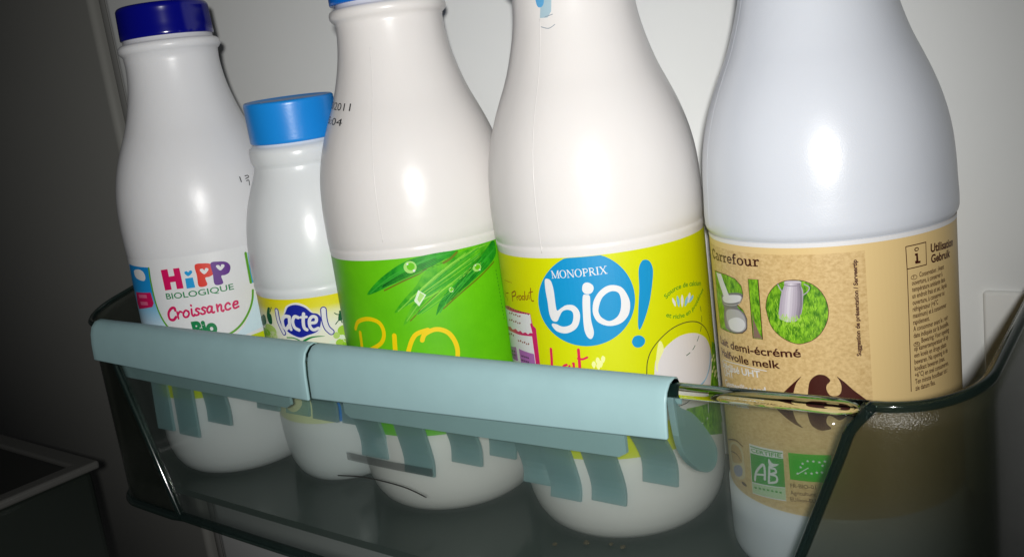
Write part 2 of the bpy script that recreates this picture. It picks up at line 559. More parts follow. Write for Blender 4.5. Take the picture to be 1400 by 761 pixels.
# floor
fl_out = []
for i in range(31):
    x = CX + 163 * (2 * i / 30 - 1)
    fl_out.append((x, yfront(x) + 3.2 - 1.4))
rc = end_contour(1, ZB)
lc = end_contour(-1, ZB)
ins = 3.6
right = [(p[0] - (ins if i > 8 else 0), p[1] + ins) for i, p in enumerate(rc)][1:]
leftp = [(p[0] + (ins if i > 8 else 0), p[1] + ins) for i, p in enumerate(lc)][1:]
loop = leftp[::-1] + fl_out + right
loop = [(x, min(y, YB)) for x, y in loop]
V = [(x, y, -0.1) for x, y in loop] + [(x, y, -4.0) for x, y in loop]
n = len(loop)
F = [tuple(range(n)), tuple(range(2 * n - 1, n - 1, -1))] + [(i, n + i, n + (i + 1) % n, (i + 1) % n) for i in range(n)]
o = part('tray_floor', (V, F), M['floor'], tray, False); fix_normals(o)
# dark lower lip under the clear panel
path = [(CX - 163 + 326 * i / 40, yfront(CX - 163 + 326 * i / 40) - 0.2, ZB + 0.5) for i in range(41)]
pl_ = [(p[0], p[1], ZB + .5) for p in end_contour(-1, ZB)[1:]][::-1]
pr_ = [(p[0], p[1], ZB + .5) for p in end_contour(1, ZB)[1:]]
part('bottom_edge', tube_geo(pl_ + path + pr_, 2.6, 12), M['edge'], tray)
# dark reflection streak low on the panel, put in as a thin tinted slab
x0, x1 = -283, -232
secs = []
for i in range(9):
    x = x0 + (x1 - x0) * i / 8
    y = yfront(x) + 3.3
    zc = 40.0 - 0.3 * math.sin(i / 8 * PI)
    secs.append([(x, y, zc - 1.8), (x, y, zc + 1.8), (x, y + 0.8, zc + 1.5), (x, y + 0.8, zc - 1.5)])
mk = mesh_obj('reflection_streak', rel(tray, sweep_geo(secs)[0]), sweep_geo(secs)[1], M['mark'], panel, smooth=False)
hp = catmull([(-285, yfront(-285) - 1.9, 32.5), (-267, yfront(-267) - 1.9, 34.6), (-245, yfront(-245) - 1.8, 34.0), (-232, yfront(-232) - 1.9, 31.5)], 6)
hr = mesh_obj('hair', tube_geo(hp, 0.26, 6)[0], tube_geo(hp, 0.26, 6)[1], M['hair'])
tag(hr, 'thin dark curved hair stuck low on the clear tray front', 'hair')

# ------------------------------------------------------------------ frosted clips on the rim
def clip(name, label, x0, x1, s0, s1, fingers, zbot, cheek):
    xc = (x0 + x1) / 2
    root = tag(empty(name, (xc, yfront(xc), ZR)), label, 'bottle clip', 'frosted clips on the tray rim')
    def section(x, kend=0.0):
        y = yfront(x)
        h = zbot(x)
        out_ = [(y + 5.6, 82), (y + 5.2, 89.6), (y + 4.0, 91.9), (y + 1.4, 92.9), (y - 2.0, 92.3), (y - 4.6, 89.8), (y - 6.0, 86), (y - 6.8, 80), (y - 7.2, h)]
        in_ = [(y - 5.6, h), (y - 5.2, 80), (y - 4.5, 86), (y - 3.4, 89.0), (y - 1.4, 91.0), (y + 1.4, 91.6), (y + 3.2, 90.9), (y + 4.0, 89.2), (y + 4.3, 82)]
        return [(x, a, b + 0.2) for a, b in out_ + in_]
    n = 44
    secs = []
    for i in range(n + 1):
        x = x0 + (x1 - x0) * i / n
        s = section(x)
        secs.append(s)
    o = part('outer_lip', sweep_geo(secs), M['frost'], root); fix_normals(o); bevel(o, 0.9, 3, 50)
    # inner leg seen through the panel
    secs = []
    for i in range(n + 1):
        x = s0 + (s1 - s0) * i / n
        y = yfront(x) + 3.9
        zb = 59.0 + (zbot(x) - 71) * 0.5 + (1.8 if i in (0, n) else 0)
        secs.append([(x, y, zb), (x, y, 83), (x, y + 1.5, 83), (x, y + 1.5, zb)])
    o = part('inner_leg', sweep_geo(secs), M['frost'], root, False); fix_normals(o)
    for fx, w, ye, ze, bul in fingers:
        y0 = yfront(fx) + 6.0
        ctl = [(y0 - 0.6, 88), (y0 + 1.5, 87.5), (y0 + 4 + bul, 80), ((y0 + 5 + bul) * .45 + ye * .55, 62), (ye, ze + 10), (ye - 0.5, ze)]
        c = catmull(ctl, 5)
        secs = []
        for i, (y, z) in enumerate(c):
            t_ = Vector((c[min(i + 1, len(c) - 1)][0] - c[max(i - 1, 0)][0], c[min(i + 1, len(c) - 1)][1] - c[max(i - 1, 0)][1])).normalized()
            nx_, nz_ = -t_.y * 0.75, t_.x * 0.75
            secs.append([(fx - w / 2, y - nx_, z - nz_), (fx + w / 2, y - nx_, z - nz_), (fx + w / 2, y + nx_, z + nz_), (fx - w / 2, y + nx_, z + nz_)])
        o = part('finger', sweep_geo(secs), M['frost_thin'], root, False); fix_normals(o); bevel(o, 0.5, 2, 50)
    if cheek is not None:
        out_ = catmull(cheek, 5, True)
        secs = [[(cx_, y, z) for y, z in out_] for cx_ in (x1 - 3.6, x1 - 1.2)]
        o = part('end_cheek', sweep_geo(secs), M['frost_thin'], root, False); fix_normals(o); bevel(o, 0.5, 2, 50)
    return root

# ------------------------------------------------------------------ bottles
def big_profile(label_top, label_bot=40.0, recess=0.5):
    RB = 44.0
    p = [(1.5, 26.0), (0.4, 30.0), (0.3, 32.0), (1.6, 35.0), (4.5, 38.3), (9, 41.0), (15, 42.9), (22, 43.9), (min(30, label_bot - 3), RB - 0.02), (label_bot - 1.2, RB),
         (label_bot, RB - recess), (label_top + 0.6, RB - recess), (label_top + 2.0, RB - 0.05)]
    return p
SHOULDER = [(140, 44.2), (148, 43.9), (156, 43.2), (163, 42.0), (170, 40.2), (177, 37.8), (184, 34.9), (191, 31.8), (198, 29.3), (206, 27.0), (213, 25.5), (220, 24.6), (225, 24.3)]
def smooth_prof(p, n=4):
    return catmull(p, n)
COLLAR = [(226.6, 24.6), (227.4, 25.6), (228.6, 26.4), (230.2, 26.6), (231.6, 26.1), (232.4, 25.0), (233.0, 23.4), (236.5, 22.8), (250, 22.8)]

def bottle_body(kind):
    if kind == 'groove':            # ring groove a few mm above the label
        p = big_profile(124.3, 40, 0.35) + [(127.7, 43.97), (128.2, 43.72), (128.7, 43.98), (133, 44.12)] + smooth_prof(SHOULDER)
    elif kind == 'overhang':        # shoulder stands proud of the label
        p = [(1.2, 34.0), (0.3, 38.0), (0.3, 40.5), (0.8, 42.2), (1.8, 43.3), (3.4, 43.8), (6, 43.95), (18, 44.0)] + big_profile(127.6, 28.0, 0.75)[9:-1] + [(128.4, 43.35), (129.3, 44.0), (130.6, 44.4), (134, 44.5)] + smooth_prof(SHOULDER)
    else:                           # plain
        p = big_profile(125.0, 48.0, 0.25) + [(132, 44.1)] + smooth_prof(SHOULDER)
    return p
SMALL = [(1.2, 20), (0.3, 23), (0.4, 24.5), (2, 26.5), (5, 28.7), (10, 30.8), (17, 32.2), (26, 33.0), (34, 33.2), (35, 32.9), (103.2, 32.9), (104.4, 33.3), (106.4, 33.4), (107.2, 33.0), (108.2, 33.35)] + \
    smooth_prof([(113, 33.5), (120, 33.3), (127, 32.8), (134, 31.9), (141, 30.5), (148, 28.5), (154, 26.3), (159, 24.2), (163, 22.7), (165.6, 22.2)]) + \
    [(166.8, 22.8), (168.2, 23.4), (172.5, 23.5), (174.2, 23.0), (175.2, 21.6), (176.4, 20.0), (190, 20.0)]

def cap_geo(z0, h, r, ridged=True, n=200, taper=0.4, lip=1.6, ridge=0.42):
    prof = [(z0, r - 0.9), (z0 + 0.01, r - 0.25), (z0 + 0.5, r), (z0 + 1.6, r)]
    rows0 = len(prof)
    for k in range(1, 6):
        prof.append((z0 + 1.6 + (h - lip - 2.2) * k / 5, r - taper * k / 5))
    rows1 = len(prof)
    for k in range(1, 7):
        a = PI / 2 * k / 6
        prof.append((z0 + h - lip + lip * math.sin(a), r - taper - lip * (1 - math.cos(a))))
    prof += [(z0 + h - 0.2, r - taper - lip - 1.2), (z0 + h - 0.5, r - taper - lip - 1.6), (z0 + h - 0.5, 2.0)]
    V, F = [], []
    for k, (z, rr) in enumerate(prof):
        for i in range(n):
            a = 2 * PI * i / n
            q = rr - (ridge if ridged and rows0 <= k < rows1 and i % 2 else 0)
            V.append((q * math.sin(a), -q * math.cos(a), z))
    for k in range(len(prof) - 1):
        for i in range(n):
            j = (i + 1) % n
            F.append((k * n + i, k * n + j, (k + 1) * n + j, (k + 1) * n + i))
    F.append(tuple(range(n - 1, -1, -1))); F.append(tuple((len(prof) - 1) * n + i for i in range(n)))
    return V, F

def prof_r(prof, z):
    for (za, ra), (zb, rb) in zip(prof, prof[1:]):
        if za <= z <= zb and zb > za:
            return ra + (rb - ra) * (z - za) / (zb - za)
    return prof[-1][1]

# ------------------------------------------------------------------ printed labels: flat art in (arc, height) millimetres wrapped on the bottles
def P_(h, rough=0.42, **k): return principled('print_' + h.strip('#'), srgb(h), rough, **k)
LM = {
 'paper_white': principled('label_white', (0.76, 0.77, 0.78, 1), 0.38), 'hb_lime': P_('#c3d20a'),
 'hb_blue': z_fade('hb_blue', [(0, srgb('#e4eef2')), (0.35, srgb('#8fc8e8')), (0.6, srgb('#1b93d8')), (1, srgb('#0f86cf'))], 84, 125),
 'hb_mag': P_('#d0125c'), 'hb_pink': P_('#e46a92'), 'hb_green': P_('#5fa324'), 'hb_sky': P_('#3ba6d6'), 'hb_pale': P_('#cfe6f0'),
 'hb_cyan': P_('#1f9ad8'), 'hb_red': P_('#dd3322'), 'hb_purple': P_('#5c1f86'), 'hb_dgreen': P_('#0b7f48'),
 'lac_paper': z_fade('lac_paper', [(0, srgb('#dfe6b0')), (0.45, srgb('#e6e9c4')), (0.78, srgb('#eeeedd')), (0.87, srgb('#ecebb8')), (0.93, srgb('#e6de30')), (1, srgb('#e8dc00'))], 36, 102.6),
 'lac_g1': P_('#a4d23c'), 'lac_g2': P_('#86c61a'), 'lac_g3': P_('#b8d870'), 'lac_w': P_('#e4f0d8'), 'lac_w2': P_('#cfe0a0'), 'lac_white': principled('print_white', (0.78, 0.78, 0.79, 1), 0.4),
 'lac_blue': P_('#14229a'), 'lac_blue2': P_('#1b7fd8'), 'lac_dgreen': P_('#13853c'), 'lac_kid': P_('#0e5a34'),
 'bio_green': two_tone('bio_green', srgb('#5cb80c'), srgb('#6fcb12'), 30, 0.3, 0.7, 0.4), 'bio_dark': two_tone('bio_dark', srgb('#12801c'), srgb('#34b022'), 160, 0.35, 0.65, 0.4),
 'bio_mid': two_tone('bio_mid', srgb('#2f9c14'), srgb('#6ac522'), 150, 0.35, 0.65, 0.4), 'bio_vein': P_('#7cc83c'), 'bio_vein2': P_('#3aa830'), 'bio_rust': P_('#6c7a10'), 'bio_drop': P_('#a8dc74'), 'bio_dropw': P_('#dcefd0'),
 'bio_yellow': P_('#f0cf00'), 'bio_print': P_('#2f8a18'),
 'mono_lime': principled('mono_lime', srgb('#d3da00'), 0.4, var=0.04, vscale=25), 'mono_blue': P_('#0b92cb'), 'mono_red': P_('#dc2452'), 'mono_brown': P_('#8a3a14'), 'mono_mag': P_('#cf2468'), 'mono_black': P_('#2a2a2a'),
 'mono_lilac': P_('#b06cb4'), 'mono_green': P_('#3d9222'), 'mono_green2': P_('#1c5c34'), 'mono_petal': P_('#8fc4e0'), 'mono_pale': P_('#eef0a0'), 'milk_print': principled('milk_print', (0.74, 0.71, 0.72, 1), 0.4),
 'seal_blue': P_('#a9c3cf'), 'seal_blue2': P_('#5fa6d6'), 'seal_ink': P_('#8a98a4'), 'ink': P_('#24262a'),
 'tan': principled('tan_paper', srgb('#e3c68b'), 0.42, var=0.03, vscale=20), 'kraft': two_tone('kraft', srgb('#c09f66'), srgb('#dec088'), 620, 0.28, 0.60, 0.45, (1, 1, 1.6)),
 'kraft2': P_('#c8a468'), 'brown': P_('#43160c'), 'grass': two_tone('grass_print', srgb('#2f6d12'), srgb('#8fca2a'), 520, 0.36, 0.62, 0.42, (1.6, 1.6, 0.7)), 'grass_light': P_('#a6d840'), 'grass_dark': P_('#3c7a18'),
 'twig': P_('#8a7060'), 'jug': P_('#b4b2b4'), 'jug_dark': P_('#77747a'), 'jug_light': P_('#dedde0'), 'churn': P_('#b3a9b6'), 'churn_light': P_('#d2cad4'), 'churn_dark': P_('#8d8492'),
 'bio_hi': P_('#96d84a'), 'bio_deep': P_('#0a5c16'), 'ch_2': P_('#847b88'), 'ch_3': P_('#988f9c'), 'ch_5': P_('#bdb4c0'), 'ch_6': P_('#cdc5d0'), 'ch_7': P_('#d9d3db'),
 'ab_green': P_('#2f9a30'), 'ab_pale': P_('#bcd6b0'), 'eu_green': P_('#2fae12'), 'stamp': P_('#d8c9a0'), 'stamp_blue': P_('#8f96b4'),
}
RLAB = {0: 43.9, 1: 33.1, 2: 43.7, 3: 43.7, 4: 43.5}

def text_tris(txt, bold=0.0, res=4):
    c = bpy.data.curves.new('lettering', 'FONT')
    c.body = txt; c.size = 1.0; c.offset = bold; c.resolution_u = res
    o = bpy.data.objects.new('lettering', c)
    coll.objects.link(o)
    bpy.context.view_layer.update()
    me = bpy.data.meshes.new_from_object(o.evaluated_get(bpy.context.evaluated_depsgraph_get()))
    me.calc_loop_triangles()
    V = [(v.co.x, v.co.y) for v in me.vertices]
    T = [tuple(t.vertices) for t in me.loop_triangles]
    bpy.data.objects.remove(o); bpy.data.curves.remove(c); bpy.data.meshes.remove(me)
    return V, T

_caph = None
def cap_height():
    global _caph
    if _caph is None:
        _caph = max(v[1] for v in text_tris('H')[0])
    return _caph

def stroke_tris(pts, w, smooth):
    p = catmull(pts, 6) if smooth and len(pts) > 2 else list(pts)
    V, T = [], []
    q = [Vector(a) for a in p]
    q = [a for i, a in enumerate(q) if i == 0 or (a - q[i - 1]).length > 1e-4]
    if len(q) < 2: return [], []
    n = len(q)
    for i in range(n):
        d = (q[min(i + 1, n - 1)] - q[max(i - 1, 0)])
        if d.length < 1e-6: d = Vector((1, 0))
        d.normalize()
        k = Vector((-d.y, d.x)) * (w / 2)
        if 0 < i < n - 1 and not smooth:
            d1 = (q[i] - q[i - 1]).normalized(); d2 = (q[i + 1] - q[i]).normalized()
            cs = max(0.4, math.sqrt(max(0.0, (1 + d1.dot(d2)) / 2)))
            k = k / cs
        V += [tuple(q[i] + k), tuple(q[i] - k)]
    for i in range(n - 1):
        T += [(2 * i, 2 * i + 1, 2 * i + 3), (2 * i, 2 * i + 3, 2 * i + 2)]
    if smooth:
        for end, sg in ((0, -1), (n - 1, 1)):
            d = (q[1] - q[0]) if end == 0 else (q[-1] - q[-2])
            a0 = math.atan2(d.y, d.x) + (PI / 2 if end == 0 else -PI / 2)
            b = len(V); V.append(tuple(q[end]))
            for k in range(7):
                a = a0 + PI * k / 6
                V.append((q[end].x + w / 2 * math.cos(a), q[end].y + w / 2 * math.sin(a)))
            T += [(b, b + k + 1, b + k + 2) for k in range(6)]
    return V, T

def poly_tris(loops):
    V = [p for l in loops for p in l]
    T = tessellate_polygon([[Vector((p[0], p[1], 0)) for p in l] for l in loops])
    return V, [tuple(t) for t in T]

def ell(cx, cy, rx, ry, n=24):
    return [(cx + rx * math.cos(2 * PI * k / n), cy + ry * math.sin(2 * PI * k / n)) for k in range(n)]

def arcp(cx, cy, rx, ry, a0, a1, n=9):
    return [(cx + rx * math.cos(math.radians(a0 + (a1 - a0) * k / n)), cy + ry * math.sin(math.radians(a0 + (a1 - a0) * k / n))) for k in range(n + 1)]

# thick-and-thin roman capitals and slab lower case, unit cap height: (advance, [(points, width)], [(outer, inner)])
TH, TN, SF = 0.15, 0.07, 0.06
def bar(x0, x1, y): return ([(x0, y), (x1, y)], SF)
ROMAN = {
 'M': (1.16, [([(.14, 0), (.14, 1)], TN), ([(.14, 1), (.56, .02)], TH), ([(.56, .02), (.98, 1)], TN), ([(.98, 0), (.98, 1)], TH), bar(0, .28, .03), bar(.8, 1.14, .03), bar(.0, .2, .97), bar(.92, 1.14, .97)], []),
 'O': (1.0, [], [(ell(.48, .5, .47, .52, 28), ell(.48, .5, .31, .46, 28))]),
 'N': (1.06, [([(.16, 0), (.16, 1)], TN), ([(.14, 1), (.86, 0)], TH), ([(.86, 0), (.86, 1)], TN), bar(0, .32, .03), bar(.0, .2, .97), bar(.7, 1.02, .97)], []),
 'P': (.8, [([(.2, 0), (.2, 1)], TH), bar(.04, .38, .03), bar(.04, .3, .97), ([(.2, .95)] + arcp(.44, .71, .24, .24, 90, -90) + [(.2, .47)], .1)], []),
 'R': (.92, [([(.2, 0), (.2, 1)], TH), bar(.04, .38, .03), bar(.04, .3, .97), ([(.2, .95)] + arcp(.42, .72, .24, .23, 90, -90) + [(.2, .49)], .1), ([(.42, .5), (.8, .03)], TH), bar(.72, .95, .03)], []),
 'I': (.46, [([(.22, 0), (.22, 1)], TH), bar(.05, .39, .03), bar(.05, .39, .97)], []),
 'X': (1.0, [([(.14, 1), (.82, 0)], TH), ([(.82, 1), (.14, 0)], TN), bar(0, .3, .03), bar(.64, 1.0, .03), bar(0, .32, .97), bar(.66, .98, .97)], []),
}
SW = .16
def sl(x0, x1, y): return ([(x0, y), (x1, y)], .11)
SLAB = {
 'C': (.86, [(arcp(.44, .5, .36, .45, 48, 312, 16), .17), ([(.72, .98), (.72, .68)], .1), ([(.7, .12), (.74, .3)], .08)], []),
 'a': (.68, [(arcp(.3, .46, .2, .2, 150, 20, 8) + [(.49, .4), (.5, .06)], SW), (arcp(.28, .2, .2, .17, 80, 350, 12), .13), sl(.44, .66, .05)], []),
 'r': (.56, [([(.2, .05), (.2, .66)], SW), sl(.03, .42, .05), sl(.03, .2, .64), ([(.2, .42), (.3, .6), (.46, .64), (.5, .5)], .13)], []),
 'e': (.64, [([(.13, .36), (.52, .36)] + arcp(.33, .35, .22, .3, 5, 320, 16), .135)], []),
 'f': (.5, [([(.2, .05), (.2, .8)] + arcp(.36, .82, .16, .16, 180, 50, 7), SW), sl(.03, .4, .05), sl(.03, .44, .64)], []),
 'o': (.7, [], [(ell(.34, .34, .33, .38, 24), ell(.34, .34, .17, .25, 24))]),
 'u': (.76, [([(.18, .66), (.18, .2)] + arcp(.34, .2, .16, .16, 180, 310, 8) + [(.54, .2)], SW), ([(.56, .66), (.56, .05)], SW), sl(.02, .2, .64), sl(.42, .58, .64), sl(.54, .74, .05)], []),
}
def glyph_text(txt, table):
    V, T = [], []
    x = 0
    for ch in txt:
        adv, strokes, rings = table[ch]
        for pts, w in strokes:
            v, t = stroke_tris([(a + x, b) for a, b in pts], w, 0)
            k = len(V); V += v; T += [tuple(i + k for i in q) for q in t]
        for o_, i_ in rings:
            v, t = poly_tris([[(a + x, b) for a, b in o_], [(a + x, b) for a, b in i_]])
            k = len(V); V += v; T += [tuple(i + k for i in q) for q in t]
        x += adv
    return V, T, x

def fit(V, a, b, h, width, caph, shear=0.0):
    dx, dz = b[0] - a[0], b[1] - a[1]
    ln = math.hypot(dx, dz)
    ux, uz = dx / ln, dz / ln
    out = []
    for x, y in V:
        px = x / width * ln + shear * y / caph * h
        py = y / caph * h
        out.append((a[0] + ux * px - uz * py, a[1] + uz * px + ux * py))
    return out

def art_tris(it):
    k = it[0]
    if k in ('P', 'PN'): return poly_tris(it[3])
    if k == 'IB': return poly_tris([it[3]])
    if k == 'C': return poly_tris([catmull(it[3], it[4], True)])
    if k == 'CH': return poly_tris([catmull(it[3], 5, True), catmull(it[4], 5, True)])
    if k == 'S': return stroke_tris(it[3], it[4], it[5])
    if k == 'E': return poly_tris([ell(it[3][0], it[3][1], it[4], it[5], it[6])])
    if k == 'STAR':
        c, r = it[3], it[4]
        return poly_tris([[(c[0] + (r if q % 2 == 0 else r * .42) * math.sin(PI * q / 5), c[1] + (r if q % 2 == 0 else r * .42) * math.cos(PI * q / 5)) for q in range(10)]])
    if k == 'W':
        s0, s1, z0, z1 = it[3:7]
        return [(s0, z0), (s1, z0), (s1, z1), (s0, z1)], [(0, 1, 2), (0, 2, 3)]
    if k == 'T':
        txt, a, b, h, shear, bold = it[3:9]
        V, T = text_tris(txt, bold)
        x0 = min(v[0] for v in V); w = max(v[0] for v in V) - x0
        return fit([(x - x0, y) for x, y in V], a, b, h, w, cap_height(), shear), T
    if k in ('F', 'F2'):
        V, T, w = glyph_text(it[3], ROMAN if k == 'F' else SLAB)
        return fit(V, it[4], it[5], it[6], w, 1.0), T
    if k == 'TL':
        txt, a, h, cond = it[3:7]
        V, T = text_tris(txt, 0.014, 2)
        f = h / cap_height()
        ind = 3.2 if txt.startswith(' ') else 0.0
        x0 = min(v[0] for v in V)
        return [(a[0] + ind + (x - x0) * f * cond, a[1] + y * f) for x, y in V], T
    if k == 'V':
        txt, a, b, h = it[3:7]
        V, T = text_tris(txt, 0.035)
        w = max(v[0] for v in V)
        return fit(V, a, b, h, w, cap_height()), T
    if k == 'D':
        p = catmull(it[3], 10); w = it[4]; on, off = it[5]
        V, T = [], []; acc = 0.0; cur = [p[0]]; vis = True
        for a, b in zip(p, p[1:]):
            acc += math.hypot(b[0] - a[0], b[1] - a[1]); cur.append(b)
            if acc > (on if vis else off):
                if vis:
                    v, t = stroke_tris(cur, w, 0); q = len(V); V += v; T += [tuple(i + q for i in x) for x in t]
                cur = [b]; acc = 0; vis = not vis
        return V, T
    if k == 'A':
        txt, path, h = it[3:6]
        V, T = text_tris(txt, 0.012)
        w = max(v[0] for v in V)
        p = catmull(path, 10)
        ds = [0.0]
        for a, b in zip(p, p[1:]): ds.append(ds[-1] + math.hypot(b[0] - a[0], b[1] - a[1]))
        out = []
        for x, y in V:
            d = max(0.0, min(ds[-1] - 1e-4, x / w * ds[-1]))
            i = max(j for j in range(len(ds)) if ds[j] <= d); i = min(i, len(p) - 2)
            t = (d - ds[i]) / max(1e-6, ds[i + 1] - ds[i])
            ux, uz = p[i + 1][0] - p[i][0], p[i + 1][1] - p[i][1]; l = math.hypot(ux, uz); ux /= l; uz /= l
            hh = y / cap_height() * h
            out.append((p[i][0] + (p[i + 1][0] - p[i][0]) * t - uz * hh, p[i][1] + (p[i + 1][1] - p[i][1]) * t + ux * hh))
        return out, T
    raise ValueError(k)

def slice_tris(V, T, step=2.0, zstep=None):
    s0 = min(v[0] for v in V); s1 = max(v[0] for v in V)
    if s1 - s0 < step * 1.2 and not zstep: return V, T
    bm = bmesh.new()
    vs_ = [bm.verts.new((a, 0, b)) for a, b in V]
    for t in T:
        if len(set(t)) == 3:
            try: bm.faces.new([vs_[i] for i in t])
            except ValueError: pass
    cuts = [((c * step, 0, 0), (1, 0, 0)) for c in range(math.floor(s0 / step) + 1, math.ceil(s1 / step))]
    if zstep:
        z0 = min(v[1] for v in V); z1 = max(v[1] for v in V)
        cuts += [((0, 0, c * zstep), (0, 0, 1)) for c in range(math.floor(z0 / zstep) + 1, math.ceil(z1 / zstep))]
    for co, no in cuts:
        bmesh.ops.bisect_plane(bm, geom=bm.verts[:] + bm.edges[:] + bm.faces[:], dist=1e-6, plane_co=co, plane_no=no)
    bmesh.ops.triangulate(bm, faces=bm.faces[:])
    bm.verts.index_update()
    V2 = [(v.co.x, v.co.z) for v in bm.verts]
    T2 = [tuple(v.index for v in f.verts) for f in bm.faces]
    bm.free()
    return V2, T2

def build_label(idx, prof, root):
    items = LABEL_ART[idx]
    R = RLAB[idx]
    mats, mi = [], {}
    def slot(k):
        if k not in mi:
            mi[k] = len(mats); mats.append(LM[k])
        return mi[k]
    groups = {'label': ([], [], []), 'date_stamp': ([], [], []), 'seal_remnant': ([], [], [])}
    for n, it in enumerate(items):
        mk, = (it[1],)
        which = 'date_stamp' if mk == 'ink' else 'seal_remnant' if mk.startswith('seal') else 'label'
        V3, F3, I3 = groups[which]
        if it[0] == 'B':
            z0, z1 = it[2], it[3]
            N, K = 160, 8
            b = len(V3)
            for k in range(K + 1):
                z = z0 + (z1 - z0) * k / K
                for i in range(N):
                    a = 2 * PI * i / N
                    r = prof_r(prof, z) + 0.10
                    V3.append((r * math.sin(a), -r * math.cos(a), z))
            for k in range(K):
                for i in range(N):
                    j = (i + 1) % N
                    F3.append((b + k * N + i, b + k * N + j, b + (k + 1) * N + j, b + (k + 1) * N + i)); I3.append(slot(mk))
            continue
        ly = it[2]
        V, T = art_tris(it)
        if not V: continue
        tiny = it[0] in ('TL', 'V')
        if not tiny:
            V, T = slice_tris(V, T, 2.0, 2.5 if which != 'label' else None)
        off = 0.10 + 0.045 * ly + (n % 40) * 0.0007
        b = len(V3)
        for s, z in V:
            a = s / R
            r = prof_r(prof, z) + off
            V3.append((r * math.sin(a), -r * math.cos(a), z))
        for t in T:
            p0, p1, p2 = (V[i] for i in t)
            ar = (p1[0] - p0[0]) * (p2[1] - p0[1]) - (p2[0] - p0[0]) * (p1[1] - p0[1])
            if abs(ar) < 1e-7: continue
            F3.append(tuple(b + i for i in (t if ar > 0 else t[::-1]))); I3.append(slot(mk))
    for nm, (V3, F3, I3) in groups.items():
        if F3:
            used = sorted(set(I3)); rm = {u: i for i, u in enumerate(used)}
            mesh_obj(nm, V3, F3, [mats[u] for u in used], root, [rm[i] for i in I3], smooth=(nm == 'label' and False))

